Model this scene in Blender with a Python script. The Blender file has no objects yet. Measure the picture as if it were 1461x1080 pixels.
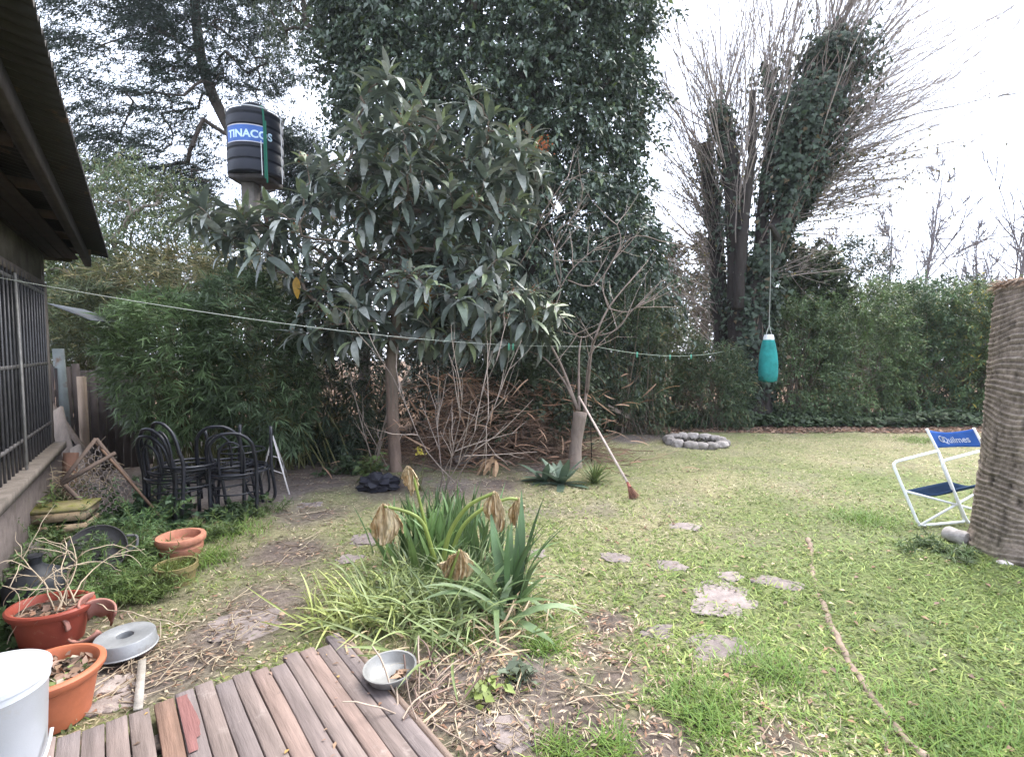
import bpy, bmesh, math, random
import numpy as np
from mathutils import Vector, Matrix, noise as mnoise
S = bpy.context.scene
COL = S.collection
PI = math.pi
F, CX, CY, HZ, CH = 720.0, 730.5, 540.0, 500.0, 1.5
KD = F / 580.0      # layout depths were measured for a 580 px focal length
PITCH = math.atan((CY - HZ) / F)
cp, sp_ = math.cos(PITCH), math.sin(PITCH)
def ray(px, py):
    u = (np.asarray(px, float) - CX) / F; v = (CY - np.asarray(py, float)) / F
    return np.stack([u, cp + v * sp_, -sp_ + v * cp], -1)
def P(px, py, Y):
    r = ray(px, py); k = np.asarray(Y, float) / r[..., 1]
    return r * k[..., None] + np.array([0, 0, CH])
def G(px, py, z=0.0):
    r = ray(px, py); k = (z - CH) / r[..., 2]
    return r * k[..., None] + np.array([0, 0, CH])
V = lambda *a: np.array(a, float)
def unit(a): return a / np.maximum(np.linalg.norm(a, axis=-1, keepdims=True), 1e-9)
def rg(s): return np.random.default_rng(s)

# ------------------------------------------------------------------ mesh collector
class Geo:
    def __init__(s): s.v = []; s.l = []; s.n = []; s.c = []; s.k = 0
    def add(s, v, loops, sizes, col):
        v = np.asarray(v, float).reshape(-1, 3); n = len(v)
        col = np.asarray(col, float)
        if col.ndim == 1: col = np.tile(col, (n, 1))
        s.v.append(v); s.l.append(np.asarray(loops, int).ravel() + s.k); s.n.append(np.asarray(sizes, int).ravel()); s.c.append(col); s.k += n
        return s
    def faces(s, v, fs, col):
        return s.add(v, np.concatenate([np.asarray(f) for f in fs]), [len(f) for f in fs], col)
    def inst(s, tm, pos, fwd, nrm, L, W, col):
        tv, tl, tn = tm; n = len(pos); k = len(tv)
        if n == 0: return s
        fwd = unit(fwd); side = unit(np.cross(fwd, nrm)); nn = np.cross(side, fwd)
        L = np.broadcast_to(np.asarray(L, float), (n,))[:, None, None]; W = np.broadcast_to(np.asarray(W, float), (n,))[:, None, None]
        v = pos[:, None, :] + tv[None, :, 0:1] * W * side[:, None, :] + tv[None, :, 1:2] * L * fwd[:, None, :] + tv[None, :, 2:3] * L * nn[:, None, :]
        lo = (tl[None, :] + k * np.arange(n)[:, None]).ravel()
        col = np.asarray(col, float)
        if col.ndim == 1: col = np.tile(col, (n, 1))
        return s.add(v.reshape(-1, 3), lo, np.tile(tn, n), np.repeat(col, k, axis=0))
    def tubes(s, paths, radii, sides, col, cap=False):
        paths = np.asarray(paths, float)
        if paths.ndim == 2: paths = paths[None]
        n, m, _ = paths.shape
        radii = np.broadcast_to(np.asarray(radii, float), (n, m))
        t = unit(np.gradient(paths, axis=1))
        ch = np.abs(paths[:, -1] - paths[:, 0] + 1e-6 + (paths[:, m // 2] - paths[:, 0]) * .5)
        ref = np.eye(3)[np.argmin(ch, axis=1)][:, None, :]
        a = unit(np.cross(t, ref)); b = np.cross(t, a)
        ang = np.linspace(0, 2 * PI, sides, endpoint=False)
        v = paths[:, :, None, :] + radii[:, :, None, None] * (np.cos(ang)[None, None, :, None] * a[:, :, None, :] + np.sin(ang)[None, None, :, None] * b[:, :, None, :])
        i = np.arange(m - 1)[:, None]; j = np.arange(sides)[None, :]; j2 = (j + 1) % sides
        q = np.stack([i * sides + j, i * sides + j2, (i + 1) * sides + j2, (i + 1) * sides + j], -1).reshape(-1)
        lo = (q[None] + m * sides * np.arange(n)[:, None]).ravel()
        col = np.asarray(col, float)
        if col.ndim == 2: col = np.repeat(col, m * sides, axis=0)
        s.add(v.reshape(-1, 3), lo, np.full(n * (m - 1) * sides, 4), col)
        if cap:
            for e in range(n):
                o = s.k - n * m * sides + e * m * sides
                s.l.append(np.arange(sides)[::-1] + o); s.n.append(np.array([sides]))
                s.l.append(np.arange(sides) + o + (m - 1) * sides); s.n.append(np.array([sides]))
        return s
    def tube(s, pts, r, sides, col, cap=True, sm=0, closed=False):
        pts = np.array([np.asarray(p, float) for p in pts])
        if sm: pts = smooth_path(pts, sm, closed)
        r = np.asarray(r, float)
        if r.ndim and len(r) != len(pts): r = np.interp(np.linspace(0, 1, len(pts)), np.linspace(0, 1, len(r)), r)
        return s.tubes(pts, r, sides, col, cap and not closed)
    def box(s, c, ax, half, col):
        ax = np.asarray(ax, float); c = np.asarray(c, float)
        v = [c + i * half[0] * ax[0] + j * half[1] * ax[1] + k * half[2] * ax[2] for i in (-1, 1) for j in (-1, 1) for k in (-1, 1)]
        return s.faces(v, [(0, 1, 3, 2), (4, 6, 7, 5), (0, 4, 5, 1), (2, 3, 7, 6), (0, 2, 6, 4), (1, 5, 7, 3)], col)
    def beam(s, a, b, w, h, col, up=(0, 0, 1)):
        a = np.asarray(a, float); b = np.asarray(b, float); d = b - a; L = np.linalg.norm(d); d = d / L
        sd = unit(np.cross(d, np.asarray(up, float))); u = np.cross(sd, d)
        return s.box((a + b) / 2, (d, sd, u), (L / 2, w / 2, h / 2), col)
    def lathe(s, c, prof, n, col, sx=1.0, sy=1.0, fr=None, wob=None, rot=0.0):
        prof = np.asarray(prof, float); m = len(prof); ang = np.linspace(0, 2 * PI, n, endpoint=False) + rot
        r = prof[:, 0][:, None] * np.ones(n)[None]
        if wob is not None: r = r * wob(ang[None, :], prof[:, 1][:, None])
        loc = np.stack([r * np.cos(ang) * sx, r * np.sin(ang) * sy, prof[:, 1][:, None] + 0 * r], -1)
        if fr is not None: loc = loc @ np.asarray(fr, float)
        v = loc + np.asarray(c, float)
        i = np.arange(m - 1)[:, None]; j = np.arange(n)[None]; j2 = (j + 1) % n
        q = np.stack([i * n + j, i * n + j2, (i + 1) * n + j2, (i + 1) * n + j], -1).reshape(-1)
        col = np.asarray(col, float)
        if col.ndim == 2: col = np.repeat(col, n, axis=0)
        return s.add(v.reshape(-1, 3), q, np.full((m - 1) * n, 4), col)
    def grid(s, v, nu, nv, col):
        i = np.arange(nu - 1)[:, None]; j = np.arange(nv - 1)[None]
        q = np.stack([i * nv + j, (i + 1) * nv + j, (i + 1) * nv + j + 1, i * nv + j + 1], -1).reshape(-1)
        return s.add(v, q, np.full((nu - 1) * (nv - 1), 4), col)
    def build(s, name, mat, parent=None, smooth=True, loc=None):
        v = np.concatenate(s.v); l = np.concatenate(s.l); n = np.concatenate(s.n); c = np.concatenate(s.c)
        base = np.array(parent['_b'] if parent is not None else (loc if loc is not None else (0, 0, 0)), float)
        me = bpy.data.meshes.new(name)
        me.vertices.add(len(v)); me.vertices.foreach_set('co', (v - base).ravel().astype(np.float32))
        me.loops.add(len(l)); me.loops.foreach_set('vertex_index', l.astype(np.int32))
        me.polygons.add(len(n)); me.polygons.foreach_set('loop_start', np.concatenate([[0], np.cumsum(n)[:-1]]).astype(np.int32))
        at = me.color_attributes.new('Col', 'FLOAT_COLOR', 'POINT')
        at.data.foreach_set('color', np.concatenate([c, np.ones((len(c), 1))], 1).ravel().astype(np.float32))
        me.update(calc_edges=True); me.validate()
        if smooth:
            me.polygons.foreach_set('use_smooth', np.ones(len(me.polygons), bool))
            if mat in HARD: me.set_sharp_from_angle(angle=math.radians(42))
        me.materials.append(mat)
        o = bpy.data.objects.new(name, me); COL.objects.link(o)
        o['_b'] = [float(x) for x in base]
        if parent is not None: o.parent = parent
        else: o.location = base
        return o
def smooth_path(pts, k=4, closed=False):
    n = len(pts); out = []
    rngi = range(n if closed else n - 1)
    for i in rngi:
        p0 = pts[(i - 1) % n if closed else max(i - 1, 0)]; p1 = pts[i]; p2 = pts[(i + 1) % n]; p3 = pts[(i + 2) % n if closed else min(i + 2, n - 1)]
        for t in np.linspace(0, 1, k, endpoint=False):
            out.append(.5 * (2 * p1 + (p2 - p0) * t + (2 * p0 - 5 * p1 + 4 * p2 - p3) * t ** 2 + (3 * p1 - p0 - 3 * p2 + p3) * t ** 3))
    out.append(pts[0] if closed else pts[-1])
    return np.array(out)
def tag(o, label, cat, group=None, kind=None):
    if label: o['label'] = label
    if cat: o['category'] = cat
    if group: o['group'] = group
    if kind: o['kind'] = kind
    return o
def thing(name, loc, label, cat, group=None):
    o = bpy.data.objects.new(name, None); COL.objects.link(o); o.location = [float(x) for x in loc]; o['_b'] = [float(x) for x in loc]
    o.empty_display_size = .1
    return tag(o, label, cat, group)
def stuff(o): o['kind'] = 'stuff'; return o
def struct(o): o['kind'] = 'structure'; return o
def copy_tree(o, parent=None):
    c = o.copy(); COL.objects.link(c)
    if parent is not None: c.parent = parent
    for ch in list(o.children): copy_tree(ch, c)
    return c

# ------------------------------------------------------------------ leaf templates (side, along, normal)
def T(v, fs): return (np.array(v, float), np.concatenate([np.array(f) for f in fs]), np.array([len(f) for f in fs]))
T_DIA = T([(0, 0, 0), (.5, .42, .05), (0, 1, -.1), (-.5, .42, .05)], [(0, 1, 2, 3)])
T_LEAF = T([(0, 0, 0), (.5, .4, .06), (0, .5, -.02), (-.5, .4, .06), (0, 1, -.18)], [(0, 1, 4, 2), (0, 2, 4, 3)])
T_LONG = T([(0, 0, 0), (.5, .25, .03), (-.5, .25, .03), (.4, .6, -.04), (-.4, .6, -.04), (0, 1, -.22)], [(0, 1, 2), (1, 3, 4, 2), (3, 5, 4)])
T_BLADE = T([(.5, 0, 0), (-.5, 0, 0), (.45, .5, -.06), (-.45, .5, -.06), (0, 1, -.3)], [(0, 2, 3, 1), (2, 4, 3)])
T_IVY = T([(0, 0, 0), (.35, -.08, .02), (.55, .3, -.03), (.3, .42, 0), (0, 1, -.14), (-.3, .42, 0), (-.55, .3, -.03), (-.35, -.08, .02), (0, .4, .05)],
          [(0, 1, 2, 8), (2, 3, 8), (3, 4, 8), (4, 5, 8), (5, 6, 8), (6, 7, 0, 8)])
def strap_template(rows, prof, bend, fold=.18, rib=0.):
    v = []; fs = []
    for i in range(rows):
        t = i / (rows - 1); w = prof(t); 
        a = bend * t; y = math.sin(a) / max(bend, 1e-3) if bend else t; z = -(1 - math.cos(a)) / max(bend, 1e-3) if bend else 0
        for sx in (-1, 0, 1): v.append((sx * .5 * w, y, z + (abs(sx) * fold * w * .12) + abs(sx) * rib * w * (1 if i % 2 else -1)))
    for i in range(rows - 1):
        for j in range(2): fs.append((i * 3 + j, i * 3 + j + 1, i * 3 + j + 4, i * 3 + j + 3))
    return T(v, fs)
lanc = lambda t: max(.04, (math.sin(PI * min(1, t ** .75)) ** .8)) if t < .98 else .03
T_LOQ = [strap_template(15, lanc, b, .3, .009) for b in (.35, .9, 1.4)]
strp = lambda t: max(.03, (.65 + .35 * math.sin(PI * t)) * (1 - max(0, t - .6) / .4) ** .7) if t < .99 else .02
T_STRAP = [strap_template(9, strp, b, .07) for b in (.25, .8, 1.5, 2.2)]

# ------------------------------------------------------------------ materials
def mat(name, rough=.7, spec=.4, metal=0.0, nscale=6., namt=.35, bump=0., bscale=None, stretch=(1, 1, 1), trans=0., detail=6, coat=0., tint=None, spots=None, rotz=0.):
    m = bpy.data.materials.new(name); m.use_nodes = True; nt = m.node_tree; N = nt.nodes; Lk = nt.links.new
    bs = N['Principled BSDF']; out = N['Material Output']
    at = N.new('ShaderNodeAttribute'); at.attribute_name = 'Col'
    tc = N.new('ShaderNodeTexCoord'); mp = N.new('ShaderNodeMapping'); mp.inputs['Scale'].default_value = stretch; mp.vector_type = 'TEXTURE' if False else 'POINT'
    if rotz:
        mr_ = N.new('ShaderNodeMapping'); mr_.inputs['Rotation'].default_value = (0, 0, rotz); Lk(tc.outputs['Object'], mr_.inputs['Vector']); Lk(mr_.outputs[0], mp.inputs['Vector'])
    else: Lk(tc.outputs['Object'], mp.inputs['Vector'])
    nz = N.new('ShaderNodeTexNoise'); nz.inputs['Scale'].default_value = nscale; nz.inputs['Detail'].default_value = detail; nz.inputs['Roughness'].default_value = .65
    Lk(mp.outputs[0], nz.inputs['Vector'])
    mr = N.new('ShaderNodeMapRange'); mr.inputs[1].default_value = .25; mr.inputs[2].default_value = .75; mr.inputs[3].default_value = 1 - namt; mr.inputs[4].default_value = 1 + namt
    Lk(nz.outputs[0], mr.inputs[0])
    mx = N.new('ShaderNodeMix'); mx.data_type = 'RGBA'; mx.blend_type = 'MULTIPLY'; mx.inputs[0].default_value = 1
    Lk(at.outputs['Color'], mx.inputs[6]); Lk(mr.outputs[0], mx.inputs[7])
    colout = mx.outputs[2]
    if spots:   # (colour, scale, threshold) : dirt, moss or lichen patches
        for (sc, ss, th) in spots:
            n2 = N.new('ShaderNodeTexNoise'); n2.inputs['Scale'].default_value = ss; n2.inputs['Detail'].default_value = 8; n2.inputs['Roughness'].default_value = .7
            Lk(tc.outputs['Object'], n2.inputs['Vector'])
            m2 = N.new('ShaderNodeMapRange'); m2.inputs[1].default_value = th; m2.inputs[2].default_value = th + .12
            Lk(n2.outputs[0], m2.inputs[0])
            m3 = N.new('ShaderNodeMix'); m3.data_type = 'RGBA'; Lk(m2.outputs[0], m3.inputs[0]); Lk(colout, m3.inputs[6]); m3.inputs[7].default_value = (*sc, 1)
            colout = m3.outputs[2]
    Lk(colout, bs.inputs['Base Color'])
    bs.inputs['Roughness'].default_value = rough; bs.inputs['Specular IOR Level'].default_value = spec; bs.inputs['Metallic'].default_value = metal
    bs.inputs['Coat Weight'].default_value = coat
    if bump:
        nb = N.new('ShaderNodeTexNoise'); nb.inputs['Scale'].default_value = bscale or nscale * 3; nb.inputs['Detail'].default_value = 8; nb.inputs['Roughness'].default_value = .7
        Lk(mp.outputs[0], nb.inputs['Vector'])
        bp = N.new('ShaderNodeBump'); bp.inputs['Strength'].default_value = bump; bp.inputs['Distance'].default_value = .02
        Lk(nb.outputs[0], bp.inputs['Height']); Lk(bp.outputs[0], bs.inputs['Normal'])
    if trans:
        tr = N.new('ShaderNodeBsdfTranslucent'); ms = N.new('ShaderNodeMixShader'); ms.inputs[0].default_value = trans
        Lk(colout, tr.inputs['Color']); Lk(bs.outputs[0], ms.inputs[1]); Lk(tr.outputs[0], ms.inputs[2]); Lk(ms.outputs[0], out.inputs['Surface'])
    return m
M = dict(
    leaf=mat('leaf', .5, .35, nscale=3, namt=.25, trans=.25, detail=2),
    glossleaf=mat('glossy_leaf', .36, .5, nscale=3, namt=.25, trans=.12, detail=2),
    loquat=mat('loquat_leaf', .4, .55, nscale=14, namt=.4, trans=.12, detail=3),
    needle=mat('needle', .65, .25, nscale=2, namt=.25, trans=.15, detail=2),
    grass=mat('grass_blade', .55, .3, nscale=1.2, namt=.2, trans=.3, detail=3),
    strap=mat('strap_leaf', .4, .45, nscale=14, namt=.25, trans=.2, detail=3, stretch=(1, 1, .3)),
    dry=mat('dry_leaf', .8, .2, nscale=12, namt=.35, trans=.15, detail=4),
    wilt=mat('wilted_leaf', .75, .25, nscale=45, namt=.5, trans=.18, detail=6, bump=.3, stretch=(1, 1, .25)),
    bark=mat('bark', .9, .2, nscale=9, namt=.45, bump=.8, bscale=30, stretch=(1, 1, .3), spots=[((.28, .28, .24), 7, .62)]),
    twig=mat('twig', .85, .2, nscale=8, namt=.3, detail=2),
    palm=mat('palm_bark', .95, .12, nscale=22, namt=.6, bump=.9, bscale=60, stretch=(1, 1, .6)),
    wood=mat('weathered_wood', .85, .2, nscale=10, namt=.4, bump=.4, bscale=40, stretch=(1, 1, .25)),
    deck=mat('deck_wood', .78, .3, nscale=30, namt=.42, bump=.35, bscale=60, stretch=(.09, 1, 1), rotz=-math.atan2(F, -590), detail=10, spots=[((.30, .255, .235), 5, .62), ((.085, .065, .06), 8, .65)]),
    stone=mat('stone', .9, .25, nscale=14, namt=.4, bump=.5, bscale=40, spots=[((.13, .12, .08), 9, .6)]),
    plaster=mat('plaster', .95, .15, nscale=5, namt=.45, bump=.6, bscale=30, spots=[((.06, .055, .045), 4, .6)]),
    terra=mat('terracotta', .75, .3, nscale=16, namt=.25, bump=.15, bscale=60, spots=[((.42, .27, .2), 9, .6), ((.13, .1, .07), 13, .65)]),
    plast=mat('pot_plastic', .55, .4, nscale=9, namt=.2, bump=.06, bscale=80, spots=[((.33, .17, .11), 9, .6), ((.12, .08, .06), 17, .66)]),
    white=mat('white_plastic', .38, .45, nscale=6, namt=.06, bump=.05, bscale=50, spots=[((.50, .50, .48), 7, .56), ((.30, .28, .25), 16, .69)]),
    alu=mat('aluminium', .62, .4, metal=.55, nscale=12, namt=.22, bump=.1, bscale=60, spots=[((.25, .23, .21), 11, .6)]),
    tank=mat('tank_plastic', .5, .22, nscale=3, namt=.3, bump=.05, bscale=10),
    blackmetal=mat('black_paint', .34, .5, nscale=18, namt=.4, bump=.1, bscale=60),
    whitemetal=mat('white_paint', .45, .45, nscale=20, namt=.12, spots=[((.20, .11, .06), 24, .66)]),
    fabric=mat('fabric', .9, .15, nscale=10, namt=.2, bump=.15, bscale=200),
    bag=mat('bag_fabric', .8, .2, nscale=5, namt=.4, bump=.25, bscale=20, trans=.08),
    iron=mat('roof_iron', .65, .35, metal=.2, nscale=4, namt=.45, bump=.1, spots=[((.09, .05, .03), 6, .58)]),
    soil=mat('soil', .95, .15, nscale=16, namt=.5, bump=.8, bscale=60),
    rope=mat('rope', .8, .2, nscale=60, namt=.2),
)
HARD = [M[k] for k in ('terra', 'plast', 'white', 'alu', 'tank', 'stone', 'rope', 'iron')]
# ------------------------------------------------------------------ camera, sky, sun
cam = bpy.data.cameras.new('Camera'); co = bpy.data.objects.new('Camera', cam); COL.objects.link(co)
co.location = (0, 0, CH); co.rotation_euler = (PI / 2 - PITCH, 0, 0)
cam.sensor_width = 36; cam.lens = F / 1461 * 36; cam.clip_end = 2000; cam.clip_start = .05
S.camera = co
SUN_EL, SUN_AZ = math.radians(52), math.radians(35)     # high, ahead and to the right, behind cloud
w = bpy.data.worlds.new('World'); S.world = w; w.use_nodes = True
N = w.node_tree.nodes; Lk = w.node_tree.links.new; bg = N['Background']
sky = N.new('ShaderNodeTexSky'); sky.sky_type = 'NISHITA'; sky.sun_disc = False; sky.sun_elevation = SUN_EL; sky.sun_rotation = SUN_AZ
tc = N.new('ShaderNodeTexCoord'); nz = N.new('ShaderNodeTexNoise'); nz.inputs['Scale'].default_value = 2.2; nz.inputs['Detail'].default_value = 5
Lk(tc.outputs['Generated'], nz.inputs['Vector'])
mr = N.new('ShaderNodeMapRange'); mr.inputs[1].default_value = .3; mr.inputs[2].default_value = .7; mr.inputs[3].default_value = .72; mr.inputs[4].default_value = .97
Lk(nz.outputs[0], mr.inputs[0])
mx = N.new('ShaderNodeMix'); mx.data_type = 'RGBA'; Lk(mr.outputs[0], mx.inputs[0]); Lk(sky.outputs[0], mx.inputs[6]); mx.inputs[7].default_value = (6.4, 6.9, 8.2, 1)   # cloud cover
Lk(mx.outputs[2], bg.inputs['Color']); bg.inputs['Strength'].default_value = .06
sl = bpy.data.lights.new('Sun', 'SUN'); sl.energy = 1.75; sl.angle = math.radians(60); sl.color = (1, .95, .86)
so = bpy.data.objects.new('Sun', sl); COL.objects.link(so)
sd = Vector((math.sin(SUN_AZ) * math.cos(SUN_EL), math.cos(SUN_AZ) * math.cos(SUN_EL), math.sin(SUN_EL)))
so.rotation_euler = sd.to_track_quat('Z', 'Y').to_euler(); so.location = (5, 5, 20)
S.view_settings.view_transform = 'Standard'; S.view_settings.look = 'None'; S.view_settings.exposure = 2.88; S.view_settings.gamma = 1
S.cycles.use_denoising = True; S.cycles.max_bounces = 6; S.cycles.diffuse_bounces = 3; S.cycles.glossy_bounces = 2; S.cycles.transmission_bounces = 2; S.cycles.transparent_max_bounces = 4

# ------------------------------------------------------------------ ground
def vnoise(x, y, seed=0, oct_=4, f=1.0):
    """value noise, vectorised"""
    r = rg(seed); tab = r.random((64, 64)); out = 0; amp = 1; tot = 0
    for o in range(oct_):
        X = x * f + 17.3 * o; Y = y * f + 5.1 * o
        i = np.floor(X).astype(int); j = np.floor(Y).astype(int); a = X - i; b = Y - j
        a = a * a * (3 - 2 * a); b = b * b * (3 - 2 * b)
        g = lambda p, q: tab[p % 64, q % 64]
        out = out + amp * ((g(i, j) * (1 - a) + g(i + 1, j) * a) * (1 - b) + (g(i, j + 1) * (1 - a) + g(i + 1, j + 1) * a) * b)
        tot += amp; amp *= .5; f *= 2.03
    return out / tot
def gz(x, y): return (vnoise(x, y, 3, 3, 1.1) - .5) * .05
DIRT = [(470, 690, .5), (450, 735, .42), (420, 790, .4), (365, 860, .42), (310, 900, .42), (270, 935, .35), (230, 960, .3), (180, 950, .3), (690, 1010, .3), (640, 1010, .26), (720, 1060, .3),
        (820, 1030, .3), (760, 980, .3), (880, 960, .22), (700, 935, .24), (870, 890, .15), (940, 1060, .2), (560, 690, .6), (700, 690, .45), (760, 668, .5), (650, 695, .5), (640, 660, .7), (730, 640, .8), (760, 615, .8), (500, 665, .6), (420, 680, .3), (680, 940, .25), (1110, 1060, .16), (850, 930, .12), (940, 620, .6), (900, 625, .5), (30, 830, .5), (100, 800, .4),
        (60, 900, .4), (130, 930, .35), (850, 605, .7), (620, 960, .25)]
DW = np.array([list(G(a, b)[:2]) + [c] for a, b, c in DIRT])
def masks(x, y):
    d = np.zeros_like(x)
    for (a, b, r) in DW: d = np.maximum(d, 1.35 - np.hypot(x - a, y - b) / r)
    under = np.clip((y - (9.15 + .5 * (vnoise(x, y, 8, 2, .8) - .5))) / .35, 0, 1.6)          # litter band under the hedges
    left = np.clip((-(x + 1.0) - .55 * (5.2 - y / KD) - .2) / .5, 0, 1.5) * (y > 4.4)             # bare soil under bamboo
    d = np.maximum(np.maximum(d, under), left)
    n1 = vnoise(x, y, 11, 4, 2.2); n2 = vnoise(x, y, 12, 3, 9.)
    dirt = np.clip(d * 1.1 + (n1 - .5) * 1.3 + (n2 - .5) * .5 - .05, 0, 1)
    patch = np.clip((vnoise(x, y, 14, 4, 1.5) - .56) * 5, 0, 1) * (y < 8.6) * .55
    dirt = np.maximum(dirt, patch * np.clip(1.2 - (x - .2) * .25, 0.2, 1))
    green = np.clip(.54 + .12 * np.clip(x - .6, -1, 3) + 1.1 * (vnoise(x, y, 15, 4, .9) - .5) + .5 * (n2 - .5) + .10 * (3.2 - y) * (x > .4), .04, .95)
    return dirt, green, under
def grown(a, lo, hi, st, g):
    xs = [lo]
    while xs[-1] > -a: xs.append(xs[-1] - st * (g ** len(xs)))
    xs = xs[::-1]
    xs += list(np.arange(lo + st, hi, st)); k = 1
    while xs[-1] < a: xs.append(xs[-1] + st * g ** k); k += 1
    return np.array(xs)
xs = grown(70, -6, 7.5, .045, 1.18); ys = grown(70, .4, 11.6, .05, 1.18)
xs = np.clip(xs, -72, 72); ys = np.clip(ys, -72, 72)
gx, gy = np.meshgrid(xs, ys, indexing='ij')
di, gr, un = masks(gx, gy)
zz = gz(gx, gy) * np.clip(3 - np.hypot(gx, gy) / 6, 0, 1) + (rg(5).random(gx.shape) - .5) * .012 * (np.hypot(gx, gy) < 12)
soilc = V(.135, .108, .093)[None, None] * (0.75 + .5 * vnoise(gx, gy, 21, 4, 4.))[..., None]
palec = V(.25, .215, .19)
pf = np.clip((vnoise(gx, gy, 22, 3, 1.4) - .42) * 3, 0, 1)[..., None] * (un < .3)[..., None]
soilc = soilc * (1 - .6 * pf) + palec * .6 * pf
lit = V(.13, .085, .06)
uf = np.clip(un, 0, 1)[..., None]
soilc = soilc * (1 - uf) + lit * uf
thatch = V(.28, .25, .15) * (1 - gr[..., None]) + V(.12, .155, .055) * gr[..., None]
gc = soilc * di[..., None] + thatch * (1 - di[..., None])
g = Geo(); g.grid(np.stack([gx, gy, zz], -1).reshape(-1, 3), len(xs), len(ys), gc.reshape(-1, 3))
struct(g.build('ground', mat('ground', .95, .1, nscale=28, namt=.5, bump=.8, bscale=70, detail=8)))

# ------------------------------------------------------------------ grass
def scatter(n, rng, y0=1.4, y1=10.6, p=.5, k0=-1.2, k1=1.7):
    a = 1 - p; u = rng.random(n); y = (y0 ** a + u * (y1 ** a - y0 ** a)) ** (1 / a)
    x = y * (k0 + (k1 - k0) * rng.random(n)); return x, y
DK_E = unit(V(-590 / F, 1, 0)); DK_F = V(DK_E[1], -DK_E[0], 0); DK_K = G(487, 906, .07)
def on_deck(x, y):
    dx = x - DK_K[0]; dy = y - DK_K[1]
    e = dx * DK_E[0] + dy * DK_E[1]; f = dx * DK_F[0] + dy * DK_F[1]
    return (e < .02) & (f < .01)
STEP = []      # stepping stone spots, filled in below, keep blades off them
for (a, b, r) in [(1035, 852, .24), (1108, 832, .16), (1035, 927, .17), (977, 752, .13), (957, 808, .12), (880, 797, .12), (1040, 824, .10), (940, 900, .10), (355, 888, .22), (527, 770, .17), (497, 798, .1), (445, 721, .13), (770, 788, .1), (725, 1045, .14)]:
    p = G(a, b); STEP.append((p[0], p[1], r))
def grass_positions(n, seed, **kw):
    r = rg(seed); x, y = scatter(n, r, **kw); d, gn, un = masks(x, y)
    keep = (r.random(n) > np.clip(d * 1.25, 0, .985)) & ~on_deck(x, y)
    if kw.get('y1', 9) < 8: keep &= r.random(n) < np.clip((7.2 - y) / 4.2 + .25 * (vnoise(x, y, 91, 3, 1.) - .5), 0, 1) ** 1.5
    for (a, b, c) in STEP: keep &= np.hypot((x - a), (y - b)) > c * .5
    x, y, d, gn = x[keep], y[keep], d[keep], gn[keep]
    return r, x, y, d, gn
def blades(n, seed, L0, L1, W0, lift, greenish, **kw):
    r, x, y, d, gn = grass_positions(n, seed, **kw); n = len(x)
    th = r.random(n) * 2 * PI
    fw = np.stack([np.cos(th), np.sin(th), lift[0] + lift[1] * r.random(n)], -1)
    isg = r.random(n) < np.clip(gn * 1.25 + greenish, 0, 1)
    gA = V(.125, .195, .046); gB = V(.29, .33, .10); sA = V(.47, .415, .27); sB = V(.36, .305, .20)
    t = r.random((n, 1)) ** 1.6
    c = np.where(isg[:, None], gA * (1 - t) + gB * t, sA * (1 - t) + sB * t) * (.5 + 1.0 * r.random((n, 1)))
    L = (L0 + (L1 - L0) * r.random(n)) * np.where(isg, 1, .9); W = W0 * (.6 + .8 * r.random(n)) * (1 + .12 * np.maximum(y - 3, 0))
    g = Geo(); z = gz(x, y)
    g.inst(T_BLADE, np.stack([x, y, z - .004], -1), fw, np.stack([0 * x, 0 * x, 1 + 0 * x], -1) + .5 * (r.random((n, 3)) - .5), L, W, c)
    return g
g = blades(400000, 31, .022, .055, .0052, (.08, .7), .02)
for k in ('v', 'l', 'n', 'c'): pass
g2 = blades(66000, 32, .04, .085, .0068, (.25, .8), .2, y1=7.4, k0=-.05, k1=1.7)
o = stuff(g.build('grass', M['grass'])); tag(o, 'short straw and green lawn grass across the garden', 'grass')
o = stuff(g2.build('grass', M['grass'])); tag(o, 'longer bright green grass blades in the foreground lawn', 'grass')
r, x, y, d, gn = grass_positions(9000, 34, y1=6.5); n = len(x); kk = r.random(n) < np.clip(2.2 * vnoise(x, y, 35, 3, 1.6) - .8, 0, 1); x, y = x[kk], y[kk]; n = len(x); th = r.random(n) * 2 * PI
g = Geo(); g.inst(T_LEAF, np.stack([x, y, gz(x, y) + .01 + .02 * r.random(n)], -1), np.stack([np.cos(th), np.sin(th), .2 + .5 * r.random(n)], -1), V(0, 0, 1) + r.normal(0, .35, (n, 3)), .018 + .02 * r.random(n), .014, np.array([(.12, .19, .06), (.16, .2, .09), (.3, .31, .1)])[r.integers(0, 3, n)] * (.7 + .6 * r.random((n, 1))))
tag(stuff(g.build('clover', M['grass'])), 'tiny round leaved weeds growing through the lawn', 'ground cover')
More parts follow.
